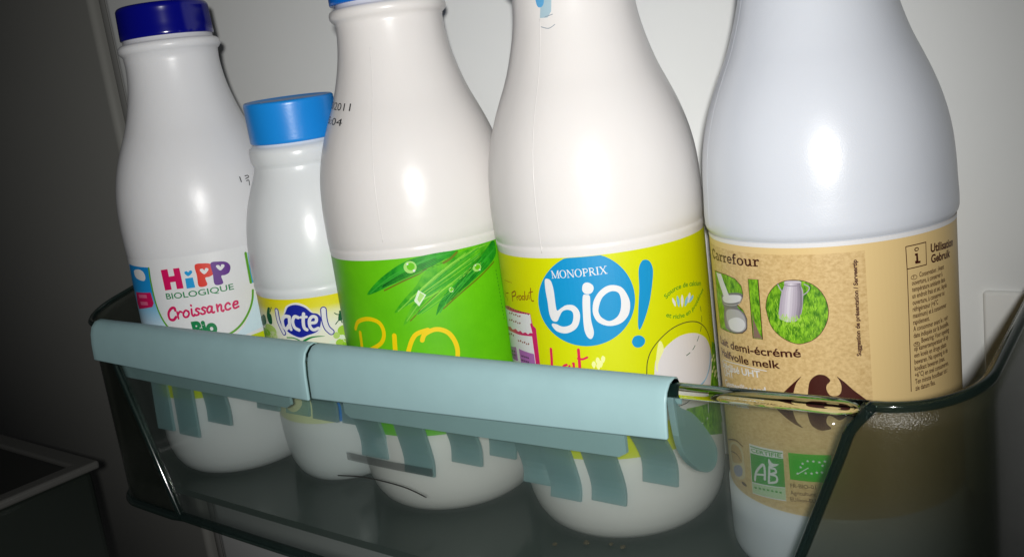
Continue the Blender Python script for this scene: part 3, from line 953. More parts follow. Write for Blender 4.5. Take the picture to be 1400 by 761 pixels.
LABEL_ART = {
0: [
 ('B','paper_white',48.5,125.5),
 ('P','hb_lime',1,[[(-75,48.6),(75,48.6),(75,58),(36,64),(20,60),(-75,57)]]),
 ('P','hb_blue',1,[[(-59.16,122.46),(-35.76,121.4),(-36.41,114.64),(-36.58,107.84),(-36.08,100.99),(-34.56,94.11),(-32.02,88.91),(-30.07,85.07),(-65.43,84.88),(-65.47,93.42),(-65.5,103.35)]]),
 ('C','paper_white',2,[(-51.74,119.3),(-45.49,120.31),(-41.7,119.05),(-40.66,116.34),(-42.32,114.26),(-46.71,114.44),(-51.56,115.86)],6),
 ('P','hb_mag',2,[[(-56.66,107.03),(-39.09,107.83),(-38.42,102),(-40.17,99.9),(-58.35,97.3),(-60.02,100.61)]]),
 ('S','hb_pink',3,[(-52.74,105.14),(-47.39,105.44),(-43.24,105.59)],1.87,0),
 ('S','hb_pink',3,[(-52.46,101.18),(-47.63,101.47),(-43.81,101.63)],1.88,0),
 ('S','hb_green',3,[(-36.24,121.07),(-36.84,116.34),(-36.99,110.57),(-36.88,103.73),(-35.61,96.87),(-32.85,90.65),(-28.91,86.42),(-22.9,82.63),(-14.98,80.44),(-7.12,80.26),(-0.59,80.7),(5.02,82.88),(9.73,86.58),(13.85,91.76),(16.27,96.67),(17.42,101.21)],1.15,1),
 ('S','hb_green',3,[(17.4,121.39),(17.29,115.64),(17.16,105.54)],1.43,1),
 ('P','hb_sky',2,[[(18.51,121.48),(19.59,121.37),(18.73,105.01),(17.48,104.98)]]),
 ('P','hb_pale',1,[[(17.36,100.19),(20.18,88.67),(19.22,80.53),(8.2,78.63),(3.01,79.2),(9.09,83.27),(14.86,91.49)]]),
 ('P','hb_lime',2,[[(7.28,77.33),(19.52,78.33),(20.07,71.82),(18.15,68.14)]]),
 ('P','hb_mag',4,[[(-28.32,119.74),(-24.21,119.98),(-24.19,115.96),(-20.98,116.14),(-20.97,119.95),(-17.51,119.97),(-17.47,109.04),(-21.16,108.96),(-21.11,112.99),(-24.18,112.86),(-24.2,109.02),(-28.24,108.75)]]),
 ('P','hb_cyan',4,[[(-15.61,113.99),(-11.58,114.1),(-11.37,108.7),(-15.86,108.64)]]),
 ('C','hb_cyan',4,[(-13.73,115.08),(-15.22,116.48),(-15.21,117.48),(-14.09,117.8),(-13.3,117.16),(-12.29,117.96),(-11.3,117.41),(-11.65,116.32)],6),
 ('C','hb_red',4,[(-9.36,120.32),(-5.19,120.57),(-1.58,119.66),(-0.02,117.22),(-1.04,114.19),(-3.29,113.07),(-5.43,112.78),(-5.23,108.91),(-9.38,108.93),(-9.34,114.63)],5),
 ('C','hb_purple',5,[(-1.39,119.96),(2.75,120.09),(6.41,119.08),(8.02,116.58),(6.98,113.56),(4.69,112.5),(2.53,112.27),(2.75,108.38),(-1.37,108.53),(-1.35,114.25)],5),
 ('C','paper_white',6,[(-5.53,114.88),(-7.18,116.83),(-6.99,117.8),(-5.74,117.73),(-5.16,116.82),(-4.32,117.88),(-3.13,117.47),(-3.35,116.37)],6),
 ('C','paper_white',6,[(2.67,115.34),(1.02,117.35),(1.21,118.32),(2.46,118.21),(3.04,117.28),(3.88,118.32),(5.08,117.87),(4.87,116.77)],6),
 ('T','hb_dgreen',4,'BIOLOGIQUE',(-28.49,104.01),(7.65,104.12),3.05,0,0.01),
 ('T','hb_dgreen',4,'Bio',(-17.11,82.63),(-4.48,83.28),7.5,0,0.06),
 ('S','hb_mag',4,[(-24.76,97.73),(-25.03,99.11),(-27.02,98.82),(-29.21,96.4),(-29.19,93.31),(-26.97,92.66),(-25.08,94.13)],1.49,1),
 ('S','hb_mag',4,[(-23.87,96.83),(-23.81,93.21)],1.07,1),
 ('S','hb_mag',4,[(-23.7,95.26),(-22.28,96.86),(-21.17,96.44)],1.07,1),
 ('S','hb_mag',4,[(-17.49,96.52),(-19.01,97.18),(-20.58,95.38),(-20.1,93.69),(-18.39,93.84),(-17.37,95.53),(-18.07,96.91)],1.07,1),
 ('S','hb_mag',4,[(-15.65,97.55),(-15.9,94.8),(-15.31,93.74),(-14.55,94.3)],1.06,1),
 ('S','hb_mag',4,[(-15.53,99.65),(-15.44,99.31)],1.05,1),
 ('S','hb_mag',4,[(-11.54,97.03),(-12.7,97.53),(-13.51,96.66),(-12.35,95.35),(-12.57,94.24),(-13.9,93.94),(-14.58,94.52)],1.06,1),
 ('S','hb_mag',4,[(-8.28,97.14),(-9.41,97.66),(-10.21,96.8),(-9.07,95.48),(-9.29,94.37),(-10.59,94.08),(-11.25,94.68)],1.06,1),
 ('S','hb_mag',4,[(-5.06,97.21),(-6.51,97.63),(-7.77,95.89),(-7.31,94.34),(-5.96,94.92),(-5.06,97.21)],1.06,1),
 ('S','hb_mag',4,[(-5.06,97.21),(-5.55,94.68),(-4.93,93.91),(-4.39,94.3)],1.05,1),
 ('S','hb_mag',4,[(-2.53,97.85),(-2.61,94.27)],1.06,1),
 ('S','hb_mag',4,[(-2.39,96.19),(-1.06,97.56),(-0.41,96.94),(-0.71,94.54),(-0.09,93.76),(0.47,94.3)],1.05,1),
 ('S','hb_mag',4,[(4.01,96.68),(3.26,97.66),(1.66,96.53),(1.59,94.58),(2.72,94.01),(3.92,94.56)],1.05,1),
 ('S','hb_mag',4,[(5.91,95.92),(7.85,96.13),(7.94,97.42),(6.52,97.43),(5.58,95.83),(6.03,94.08),(8.19,94.56)],1.05,1),
 ('S','ink',2,[(23.29,160.97),(23.45,158.47)],0.6,1),
 ('S','ink',2,[(26.74,161.01),(28.71,161),(28.78,160.05),(26.7,159.62)],0.45,1),
 ('S','ink',2,[(26.8,158.43),(28.37,158.4),(27.96,155.89)],0.45,1),
],
1: [
 ('B','lac_paper',36.5,102.6),
 ('E','lac_g1',1,(6.86,83.41),3.02,2.61,20),
 ('E','lac_g2',1,(8.85,79.3),2.63,3.04,20),
 ('E','lac_g1',1,(4.52,77.62),2.54,1.96,20),
 ('E','lac_g2',1,(7.65,75.06),3.04,2.62,20),
 ('E','lac_g3',1,(-0.12,75.88),3.34,1.53,20),
 ('E','lac_g1',1,(11.03,83.73),1.79,2.59,20),
 ('E','lac_g3',1,(3.02,81.56),1.68,1.74,20),
 ('E','lac_w',1,(5.61,80.08),1.37,1.21,20),
 ('E','lac_w',1,(7.1,78.37),1.21,1.13,20),
 ('E','lac_w',1,(4.5,74.9),1.44,1.31,20),
 ('E','lac_w',1,(0.33,78.51),1.67,1.05,20),
 ('E','lac_g3',1,(-35.15,85.48),5.74,3.36,20),
 ('E','lac_g2',1,(-40.65,81.94),7,3.61,20),
 ('E','lac_w2',1,(-32.62,82.99),3.37,2.37,20),
 ('E','lac_g3',1,(-36.28,80.27),7.49,1.95,20),
 ('E','lac_w2',1,(-30.4,80.44),3.77,1.41,20),
 ('C','lac_white',2,[(-21.95,95.21),(-19.74,99.18),(-14.06,100.84),(-9.05,98.78),(-5.9,94.58),(-2.68,93.41),(-2.75,88.06),(-5.6,84.03),(-10.03,83.71),(-14.94,81.9),(-19.49,83.69),(-22.65,86.21),(-24.41,90.71)],6),
 ('C','lac_blue',3,[(-21.05,95.64),(-18.53,98.91),(-14.25,99.84),(-10.03,98.23),(-7.08,95.2),(-4.26,94.11),(-2.98,91.68),(-4.15,87.4),(-6.29,85.03),(-10.9,83.81),(-14.75,82.88),(-18.38,84.11),(-21.56,86.21),(-23.59,89.37),(-23.58,92.97)],6),
 ('S','lac_blue',4,[(-26.13,96.9),(-26.17,92.03),(-25.27,88.44),(-24,85.3)],2.74,1),
 ('S','lac_white',5,[(-26.13,96.9),(-26.17,92.03),(-25.27,88.44),(-24,85.3)],1.64,1),
 ('S','lac_blue',4,[(-1.07,95.8),(-1.47,90.52),(-0.9,86.39),(0.81,83.82)],3.22,1),
 ('S','lac_white',5,[(-1.07,95.8),(-1.47,90.52),(-0.9,86.39),(0.81,83.82)],2.18,1),
 ('S','lac_white',5,[(-18.86,93.79),(-21.4,94.08),(-23.4,92.07),(-23.35,88.47),(-21.79,87.57),(-20.08,89.34)],1.81,1),
 ('S','lac_white',5,[(-18.86,93.79),(-19.47,89.77),(-19.23,87.29)],1.7,1),
 ('S','lac_white',5,[(-14.13,93.29),(-15.9,93.86),(-17.45,91.49),(-17.02,88.33),(-14.92,86.85)],1.69,1),
 ('S','lac_white',5,[(-10.98,95),(-11.89,91.08),(-11.94,87.95),(-10.82,86.72)],1.67,1),
 ('S','lac_white',5,[(-12.75,93.3),(-9.83,93.31)],1.31,1),
 ('S','lac_white',5,[(-8.44,90.02),(-5.82,90.11),(-5.23,92.26),(-6.8,93.15),(-8.6,91.61),(-8.97,88.3),(-7.58,86.33),(-5.1,86.87)],1.58,1),
 ('S','lac_dgreen',4,[(-22.58,82.95),(-18.67,82.76),(-15.54,81.26),(-12.83,78.35)],0.62,1),
 ('C','lac_dgreen',4,[(-13.87,81.37),(-10.19,82.83),(-6.21,83),(-2.46,82.27),(-6.75,82.4),(-9.44,82.07),(-12.83,80.75)],6),
 ('E','lac_kid',3,(6.74,92.96),0.65,0.77,14),
 ('C','lac_kid',3,[(6.01,92.32),(7.38,92.01),(7.25,89.26),(6.5,88.53),(5.1,89.07)],4),
 ('S','lac_kid',3,[(6.09,91.77),(4.84,92.13),(3.86,93.06)],0.47,1),
 ('S','lac_kid',3,[(7.12,91.53),(7.96,90.22),(9.15,90.79)],0.48,1),
 ('S','lac_kid',3,[(5.54,89.11),(4.52,88.3),(3.48,87.31)],0.47,1),
 ('S','lac_kid',3,[(6.46,88.77),(6.74,87.35)],0.47,1),
 ('C','lac_kid',3,[(-32.83,97.78),(-30.93,97.69),(-32.06,95.35),(-30.87,93.62),(-31.66,89.47),(-34.55,89.44),(-35.37,93.24)],4),
 ('S','lac_kid',3,[(-31.59,95.61),(-29.69,98.21)],0.55,1),
 ('C','lac_kid',3,[(-46.99,89.87),(-38.65,92.85),(-37.2,91.2),(-38.57,88.27),(-45.6,86.17)],4),
 ('E','lac_kid',3,(-39.23,92.41),1.88,0.79,12),
 ('P','lac_blue2',2,[[(-3,36.6),(9,36.6),(9,41),(4,42),(1,47),(-3,47)]]),
],
2: [
 ('B','bio_green',42,124),
 ('C','bio_dark',2,[(-30.18,108.58),(-25.31,113.31),(-18.5,117.88),(-10.62,121.86),(-2.7,123.79),(6.45,124.23),(14.66,123.44),(10.72,121.51),(5.83,120.1),(-0.5,118.46),(-6.84,116.64),(-13.43,114.24),(-21.44,111)],5),
 ('C','bio_mid',3,[(-17.61,100.04),(-12.48,105.57),(-6.17,111.12),(-1.1,117),(5.83,120.1),(14.08,122.39),(23.88,123.44),(33.42,123.69),(28.18,119.73),(22.33,114.38),(15.7,111.54),(4.12,108.77),(-2.69,104.02),(-14.23,93.88),(-10,101.4),(-5.38,106.34),(-10.91,103.07)],5),
 ('C','bio_dark',4,[(0.67,96.97),(3.21,102.67),(8.65,107.92),(17.71,113.45),(26.02,119.04),(33.96,123.96),(34.94,118.18),(30.33,114.08),(22.58,110.37),(14.93,106.61),(7.96,103.35),(3.55,99.86)],5),
 ('S','bio_vein',4,[(-15.69,100.71),(-5.03,108.64),(5.15,115.58),(18.99,121.37),(28.82,123.13)],0.52,1),
 ('S','bio_vein',4,[(-12.43,96.11),(-2.28,106.69),(9.57,113.98),(24.14,119.46)],0.45,1),
 ('S','bio_dark',4,[(-2.05,108.22),(10.03,117),(24.67,122.48)],0.38,1),
 ('S','bio_vein2',3,[(-28.2,109.39),(-14.49,117.43),(0.01,121.84),(10.97,123.16)],0.45,1),
 ('S','bio_vein2',5,[(2.52,98.07),(9.96,106.09),(23.23,114.17),(33.2,119.77)],0.53,1),
 ('S','bio_rust',1,[(-20.68,110.42),(-11.94,113.71),(-3.84,116.4),(-0.56,118.08)],0.69,1),
 ('S','bio_rust',5,[(7.27,119.46),(10.61,120.76),(13.74,122.85)],1.05,1),
 ('S','bio_rust',1,[(-10.87,95.97),(-2.92,102.48),(3.95,107.63)],0.54,1),
 ('S','bio_rust',1,[(4.25,99.34),(12.97,104.67),(24.47,110.32),(32.66,114.32)],0.68,1),
 ('S','bio_hi',4,[(-9.64,105.62),(-3.04,110.42),(3.58,114.76),(10.46,118.55),(17.94,121.73)],0.23,0),
 ('S','bio_hi',4,[(-6.75,107.44),(-0.98,111.34),(4.84,114.91),(10.89,118.12),(17.36,120.91)],0.3,0),
 ('S','bio_hi',4,[(-7.81,106.42),(-0.94,110.88),(5.96,114.94),(13.18,118.55),(21.07,121.67)],0.17,0),
 ('S','bio_vein2',4,[(-6.66,106.87),(0.61,111.33),(7.96,115.39),(15.72,119.01),(24.29,122.28)],0.31,0),
 ('S','bio_vein2',4,[(-10.2,104.43),(-2.28,109.17),(5.57,113.54),(13.71,117.51),(22.64,121.06)],0.23,0),
 ('S','bio_dark',4,[(-9.62,104.58),(-1.42,109.22),(6.69,113.52),(15.14,117.49),(24.47,121.13)],0.16,0),
 ('S','bio_hi',4,[(-7.87,105.34),(-1.07,108.97),(5.65,112.41),(12.54,115.7),(19.86,118.8)],0.3,0),
 ('S','bio_vein2',4,[(-11.78,103.09),(-2.74,107.7),(6.07,112.04),(15.12,116.2),(25.09,120.13)],0.31,0),
 ('S','bio_dark',4,[(-11.38,103.16),(-2.64,107.36),(5.85,111.36),(14.51,115.29),(23.9,119.11)],0.23,0),
 ('S','bio_vein',4,[(-10.94,103.23),(-2.14,107.2),(6.41,111.05),(15.13,114.92),(24.58,118.74)],0.23,0),
 ('S','bio_dark',4,[(-5.2,105.52),(1.89,108.53),(8.92,111.57),(16.11,114.69),(23.79,117.85)],0.3,0),
 ('S','bio_vein2',4,[(-5.28,105.19),(1.21,107.78),(7.6,110.42),(14.06,113.17),(20.8,116.05)],0.23,0),
 ('S','bio_vein2',4,[(-6.17,104.58),(1.02,107.26),(8.08,110.04),(15.21,113.02),(22.69,116.21)],0.23,0),
 ('S','bio_vein',4,[(-8.08,103.67),(-0.76,106.19),(6.36,108.8),(13.46,111.64),(20.81,114.77)],0.17,0),
 ('S','bio_hi',4,[(-5.24,104.36),(2.26,106.81),(9.61,109.48),(17.03,112.5),(24.88,115.8)],0.3,0),
 ('S','bio_dark',4,[(-7.08,99.67),(-1.17,104.11),(4.82,108.15),(11.08,111.74),(17.82,114.87)],0.23,0),
 ('S','bio_hi',4,[(-5.7,100.33),(0.31,104.5),(6.4,108.32),(12.77,111.77),(19.6,114.9)],0.23,0),
 ('S','bio_vein2',4,[(-8.02,98.38),(-2.05,102.35),(3.91,106.07),(10,109.52),(16.41,112.7)],0.31,0),
 ('S','bio_dark',4,[(-7.12,98.69),(-0.64,102.67),(5.82,106.42),(12.44,109.96),(19.47,113.3)],0.31,0),
 ('S','bio_dark',4,[(-6.95,98.5),(-0.79,102.01),(5.3,105.38),(11.48,108.64),(17.92,111.82)],0.23,0),
 ('S','bio_vein',4,[(-6.87,98.26),(0.25,102.01),(7.27,105.66),(14.41,109.3),(22.03,112.84)],0.17,0),
 ('S','bio_vein2',4,[(-5.39,98.7),(0.51,101.57),(6.31,104.42),(12.14,107.33),(18.12,110.33)],0.23,0),
 ('S','bio_vein2',3,[(-21,113.44),(-13.48,117.32),(-6.33,120.4),(0.8,122.62),(8.09,124.23)],0.17,0),
 ('S','bio_vein2',3,[(-21.19,113.06),(-13.55,116.77),(-6.32,119.75),(0.85,121.97),(8.17,123.62)],0.22,0),
 ('S','bio_deep',3,[(-23.83,111.55),(-16.32,115.05),(-9.35,117.99),(-2.58,120.34),(4.22,122.13)],0.23,0),
 ('S','bio_deep',3,[(-21.14,112.56),(-14.38,115.44),(-8,117.88),(-1.78,119.91),(4.47,121.55)],0.3,0),
 ('S','bio_deep',3,[(-21.16,112.3),(-13.88,115.16),(-7.05,117.59),(-0.38,119.64),(6.32,121.35)],0.23,0),
 ('S','bio_deep',3,[(-21.91,111.77),(-14.01,114.64),(-6.65,117.1),(0.49,119.21),(7.68,121.04)],0.17,0),
 ('S','bio_deep',3,[(-21.55,111.67),(-13.57,114.32),(-6.16,116.62),(1.03,118.68),(8.26,120.54)],0.3,0),
 ('S','bio_vein2',3,[(-21.63,111.43),(-13.28,113.94),(-5.56,116.17),(1.9,118.25),(9.42,120.16)],0.31,0),
 ('S','bio_vein2',5,[(7.09,104.79),(11.02,109.04),(15.25,113.01),(19.91,116.65),(25.16,119.93)],0.22,0),
 ('S','bio_deep',5,[(5.56,102.63),(10.5,107.76),(15.8,112.56),(21.69,116.94),(28.41,120.97)],0.17,0),
 ('S','bio_deep',5,[(7.74,104.42),(11.77,108.21),(16,111.82),(20.56,115.24),(25.57,118.44)],0.3,0),
 ('S','bio_vein2',5,[(6.6,102.88),(10.99,106.8),(15.56,110.59),(20.43,114.21),(25.75,117.66)],0.31,0),
 ('S','bio_deep',5,[(4.95,101.06),(10.29,105.57),(15.83,109.94),(21.73,114.17),(28.25,118.24)],0.23,0),
 ('S','bio_vein2',5,[(5.91,101.57),(11.44,105.85),(17.14,110.05),(23.19,114.19),(29.85,118.26)],0.31,0),
 ('S','bio_deep',5,[(5.8,101.19),(10.78,104.76),(15.85,108.31),(21.11,111.88),(26.67,115.48)],0.3,0),
 ('S','bio_deep',5,[(8.35,102.6),(13.19,105.78),(18.11,109.01),(23.19,112.31),(28.54,115.71)],0.23,0),
 ('S','bio_vein2',5,[(10.56,103.55),(15.33,106.46),(20.17,109.47),(25.14,112.61),(30.38,115.89)],0.17,0),
 ('E','bio_drop',6,(-7.26,119.78),2.84,2.73,18),
 ('E','bio_green',7,(-6.93,120.01),1.76,1.69,14),
 ('E','lac_white',8,(-5.79,118.06),0.56,0.55,8),
 ('E','lac_white',8,(-8.19,121.28),0.46,0.43,8),
 ('E','bio_drop',6,(22.48,114.18),2.24,1.82,18),
 ('E','bio_green',7,(22.74,114.31),1.39,1.12,14),
 ('E','lac_white',8,(23.67,112.87),0.46,0.37,8),
 ('E','lac_white',8,(21.74,115.29),0.36,0.29,8),
 ('E','bio_drop',6,(8.84,107.1),1.08,1.22,18),
 ('E','bio_green',7,(8.97,107.2),0.67,0.76,14),
 ('E','lac_white',8,(9.39,106.3),0.21,0.24,8),
 ('E','lac_white',8,(8.51,107.79),0.17,0.19,8),
 ('P','bio_dropw',6,[[(-7.78,104.69),(-5.31,109.3),(-2.28,106.69),(-6.03,102.12)]]),
 ('P','bio_drop',7,[[(-6.31,105.29),(-4.71,108.21),(-2.9,106.63),(-5.65,103.64)]]),
 ('S','bio_yellow',5,[(-42.55,91.98),(-39.36,95.6),(-32.34,97.47),(-26.14,95.87),(-24.46,91.07),(-27.11,86.2),(-35.36,82.31),(-39.62,80.37)],1.93,1),
 ('S','bio_yellow',5,[(-39.2,90.47),(-39.94,81.16),(-40.77,74.41)],2.06,1),
 ('S','bio_yellow',5,[(-35.96,82.25),(-28.27,80.48),(-27.29,75.62),(-33.83,69.41)],1.82,1),
 ('S','bio_yellow',5,[(-19.4,89.78),(-20.36,81.37),(-21.6,72.46)],2.26,1),
 ('S','bio_yellow',5,[(-7.03,86.66),(-5.3,89.39),(-0.11,90.77),(4.9,88.13),(7.53,82),(6.83,75.71),(2.24,70.15),(-4.93,68.87),(-11.51,72.01),(-14.46,78.7),(-13.07,84.22),(-9.54,89.49),(-3.9,91.03)],2.05,1),
 ('S','bio_print',3,[(33.31,110.57),(33.23,109.62)],0.38,0),
 ('S','bio_print',3,[(33.38,108.86),(33.31,107.92)],0.39,0),
 ('S','bio_print',3,[(33.46,107.15),(33.38,106.21)],0.39,0),
 ('S','bio_print',3,[(33.54,105.44),(33.46,104.49)],0.38,0),
 ('S','bio_print',3,[(33.62,103.73),(33.54,102.78)],0.39,0),
 ('S','bio_print',3,[(33.7,102.01),(33.62,101.06)],0.39,0),
 ('S','bio_print',3,[(33.78,100.29),(33.7,99.33)],0.38,0),
 ('S','bio_print',3,[(33.85,98.56),(33.78,97.61)],0.39,0),
 ('S','bio_print',3,[(33.93,96.83),(33.86,95.88)],0.39,0),
 ('S','bio_print',3,[(34.01,95.1),(33.94,94.14)],0.38,0),
 ('S','bio_print',3,[(34.09,93.37),(34.02,92.41)],0.39,0),
 ('S','bio_print',3,[(34.17,91.63),(34.1,90.67)],0.39,0),
 ('S','bio_print',3,[(34.26,89.88),(34.18,88.92)],0.38,0),
 ('S','bio_print',3,[(34.34,88.14),(34.26,87.18)],0.39,0),
 ('T','ink',3,'10/2011',(-65.25,190.69),(-33.15,188.46),3.09,0,0),
 ('T','ink',3,'15:04',(-65.21,184.63),(-38.59,182.59),2.9,0,0),
],
3: [
 ('B','mono_lime',40.5,124),
 ('P','mono_blue',1,[[(10.8,104.72),(10.51,102.96),(10.05,101.23),(9.4,99.57),(8.59,97.98),(7.63,96.48),(6.52,95.07),(5.27,93.78),(3.9,92.61),(2.41,91.57),(0.84,90.67),(-0.83,89.9),(-2.56,89.29),(-4.35,88.82),(-6.19,88.5),(-8.06,88.35),(-9.95,88.35),(-11.84,88.5),(-13.73,88.81),(-15.59,89.28),(-17.41,89.9),(-19.18,90.67),(-20.87,91.59),(-22.46,92.64),(-23.93,93.84),(-25.26,95.16),(-26.43,96.6),(-27.41,98.15),(-28.18,99.81),(-28.73,101.54),(-29.03,103.35),(-29.09,105.2),(-28.9,107.09),(-28.46,108.98),(-27.8,110.86),(-26.92,112.7),(-25.85,114.49),(-24.61,116.19),(-23.22,117.79),(-21.71,119.26),(-20.09,120.61),(-18.4,121.8),(-16.64,122.83),(-14.83,123.69),(-13,123.9),(-11.14,123.9),(-9.29,123.9),(-7.44,123.9),(-5.62,123.9),(-3.83,123.9),(-2.09,123.9),(-0.41,123.88),(1.21,123.09),(2.74,122.13),(4.17,121.02),(5.5,119.77),(6.71,118.39),(7.79,116.9),(8.72,115.31),(9.5,113.64),(10.11,111.91),(10.56,110.13),(10.82,108.33),(10.9,106.52)]]),
 ('F','lac_white',3,'MONOPRIX',(-20.95,115.96),(1.46,116.48),3.08),
 ('C','lac_white',3,[(-24.34,115.11),(-23.15,115.82),(-21.53,114.84),(-20.81,111.13),(-20.77,105.52),(-20.42,103.02),(-18.6,103.98),(-16.13,105.21),(-12.98,104.94),(-11.12,102.27),(-11.57,98.55),(-13.52,95.49),(-17.63,93.75),(-21.62,94.48),(-23.59,96.62),(-23.31,97.58),(-21.55,97.46),(-18.6,96.45),(-15.2,97.4),(-13.92,99.87),(-13.93,102.36),(-15.73,103.33),(-18.1,102.73),(-19.74,100.52),(-21.04,98.61),(-23.12,98.86),(-24.16,101.65),(-24.29,106.68),(-24.58,111.06)],4),
 ('C','lac_white',3,[(-8.98,111.39),(-8.27,113.3),(-6.53,113.78),(-4.76,112.59),(-4.6,110.93),(-5.72,109.44),(-7.55,109.21),(-8.66,110.03)],6),
 ('C','lac_white',3,[(-9.11,108.33),(-7.58,108.97),(-6.34,108.26),(-6.67,103.86),(-6.94,98.93),(-6.43,93.91),(-7.51,91.36),(-8.98,91.88),(-9.99,94.74),(-9.94,100.35)],6),
 ('CH','lac_white',3,[(-5.85,103.18),(-4.83,106.79),(-2.07,110.19),(1.65,111.84),(5.69,110.74),(7.76,107.68),(8.68,103.85),(7.8,99.69),(5.39,96.97),(2.27,95.85),(-1.28,96.07),(-4.36,97.8),(-5.69,100.38)],[(-3.6,102.98),(-1.83,107.11),(1.38,109.31),(4.28,108.81),(5.31,106.21),(4.85,101.98),(3.23,99.12),(0.1,97.78),(-2.42,99.17),(-3.49,100.81)]),
 ('C','mono_blue',2,[(13.46,115.85),(14.88,118.93),(16.55,119.53),(18.4,118.45),(19.39,115.34),(18.71,110.59),(16.65,103.01),(14.01,96.73),(11.54,92.72),(10.89,94.21),(11.62,100.27),(12.91,108.64)],6),
 ('C','mono_blue',2,[(7.81,88.5),(8.91,90.19),(11.09,90.31),(12.83,88.86),(12.82,86.98),(11.22,85.65),(9.17,85.77),(8.07,86.96)],6),
 ('S','mono_red',3,[(-25.63,86.92),(-25.94,82.38),(-26.51,77.14),(-26.39,73.9),(-22.29,74.58)],1.25,1),
 ('S','mono_red',3,[(-13.43,86.99),(-13.65,81.6),(-13.91,75.85),(-12.6,74.57)],1.22,1),
 ('S','mono_red',3,[(-14.07,83.38),(-12.2,83.1),(-10.24,83.81)],0.88,1),
 ('S','mono_red',3,[(-19.22,80.74),(-20.86,79.83),(-21.83,76.88),(-20.87,74.67),(-18.91,76.39),(-18.06,80.27)],0.98,1),
 ('S','mono_red',3,[(-16.16,80.63),(-16.74,74.53)],1.04,1),
 ('E','mono_red',3,(-16.21,81.27),0.66,0.58,12),
 ('C','mono_pale',3,[(-8,79.22),(-8.8,80.84),(-7.9,82.19),(-7.06,81.01)],3),
 ('C','mono_pale',3,[(-6.31,80.71),(-7.09,82.34),(-6.21,83.67),(-5.38,82.48)],3),
 ('C','mono_pale',3,[(-5.24,79.37),(-6.03,81.01),(-5.15,82.34),(-4.32,81.14)],3),
 ('C','mono_pale',3,[(-4.13,81.19),(-4.92,82.83),(-4.04,84.14),(-3.22,82.94)],3),
 ('C','mono_pale',3,[(-6.25,78.49),(-7.04,80.12),(-6.16,81.46),(-5.33,80.26)],3),
 ('S','mono_brown',3,[(-46.24,108.02),(-46.56,104.56)],0.55,1),
 ('S','mono_brown',3,[(-46.24,108.02),(-43.17,109.12),(-43.21,107.56),(-45.97,106.49)],0.54,1),
 ('S','mono_brown',3,[(-42.34,107.03),(-42.23,105.55)],0.4,1),
 ('S','mono_brown',3,[(-42.19,106.66),(-40.76,107.63)],0.4,1),
 ('S','mono_brown',3,[(-38.9,107.47),(-39.58,107.84),(-40.78,106.59),(-40.04,105.85),(-38.8,106.97),(-38.95,107.72)],0.4,1),
 ('S','mono_brown',3,[(-36.88,107.7),(-37.87,107.85),(-38.4,106.37),(-37.13,106.52)],0.39,1),
 ('S','mono_brown',3,[(-36.01,109.97),(-36.99,106.21)],0.39,1),
 ('S','mono_brown',3,[(-35.58,108.29),(-35.91,106.65),(-34.9,106.88),(-34.41,108.46)],0.39,1),
 ('S','mono_brown',3,[(-33.7,108.78),(-33.86,106.98)],0.39,1),
 ('S','mono_brown',3,[(-33.65,109.55),(-33.59,109.36)],0.39,1),
 ('S','mono_brown',3,[(-32.21,111.57),(-32.76,107.59),(-32.37,106.35),(-31.4,106.43)],0.45,1),
 ('S','mono_brown',3,[(-33.26,109.71),(-31.24,110.25)],0.39,1),
 ('S','mono_brown',3,[(-55.34,107.28),(-55.71,104.73)],0.46,1),
 ('S','mono_brown',3,[(-53.33,105.2),(-52.71,103.59)],0.44,1),
 ('S','mono_brown',3,[(-53.59,106.61),(-50.29,107.35)],0.35,1),
 ('S','mono_brown',3,[(-53.15,112.33),(-52.26,112.29)],0.36,0),
 ('S','mono_brown',3,[(-51.35,112.44),(-50.58,112.37)],0.35,0),
 ('S','mono_brown',3,[(-49.78,112.5),(-49.1,112.41)],0.34,0),
 ('S','mono_brown',3,[(-48.37,112.53),(-47.75,112.43)],0.35,0),
 ('S','mono_brown',3,[(-47.08,112.53),(-46.51,112.41)],0.34,0),
 ('S','mono_brown',3,[(-45.89,112.5),(-45.35,112.39)],0.34,0),
 ('P','mono_mag',1,[[(-63.81,99.08),(-53.4,101.18),(-34.57,100.89),(-33.84,95.95),(-32.26,94.83),(-32.62,80.49),(-32.58,73.27),(-63.76,65.64),(-63.76,90.88)]]),
 ('P','lac_white',2,[[(-63.88,98.63),(-34.64,100.5),(-34.41,96.85),(-35.44,96.4),(-34.66,92.61),(-36.22,92.54),(-37.6,91.69),(-39.37,92.34),(-41.48,91.6),(-43.13,92.37),(-45.37,91.57),(-47.35,92.38),(-51.27,91.3),(-54.44,91.8),(-63.88,89.86),(-63.84,92.14)]]),
 ('P','lac_white',2,[[(-63.86,88.64),(-51.77,90.11),(-43.65,90.43),(-35.21,91.24),(-35.11,79.47),(-35.44,72.8),(-63.88,65.8),(-63.85,76.79)]]),
 ('P','mono_black',3,[[(-54.26,100.47),(-52.27,100.67),(-52.26,100.21),(-54.25,100)]]),
 ('P','mono_black',3,[[(-50.57,100.85),(-49.07,100.93),(-49.07,100.47),(-50.56,100.38)]]),
 ('P','mono_black',3,[[(-47.71,101.02),(-46.46,101.04),(-46.45,100.58),(-47.7,100.56)]]),
 ('P','mono_black',3,[[(-45.28,101.08),(-44.19,101.06),(-44.18,100.61),(-45.28,100.62)]]),
 ('P','mono_black',3,[[(-43.14,101.07),(-42.15,101.03),(-42.15,100.57),(-43.13,100.62)]]),
 ('P','mono_black',3,[[(-41.2,101.02),(-40.29,100.95),(-40.28,100.5),(-41.19,100.56)]]),
 ('P','mono_black',3,[[(-39.4,100.92),(-38.56,100.84),(-38.55,100.38),(-39.4,100.46)]]),
 ('P','mono_black',3,[[(-37.73,100.79),(-36.93,100.69),(-36.93,100.24),(-37.72,100.34)]]),
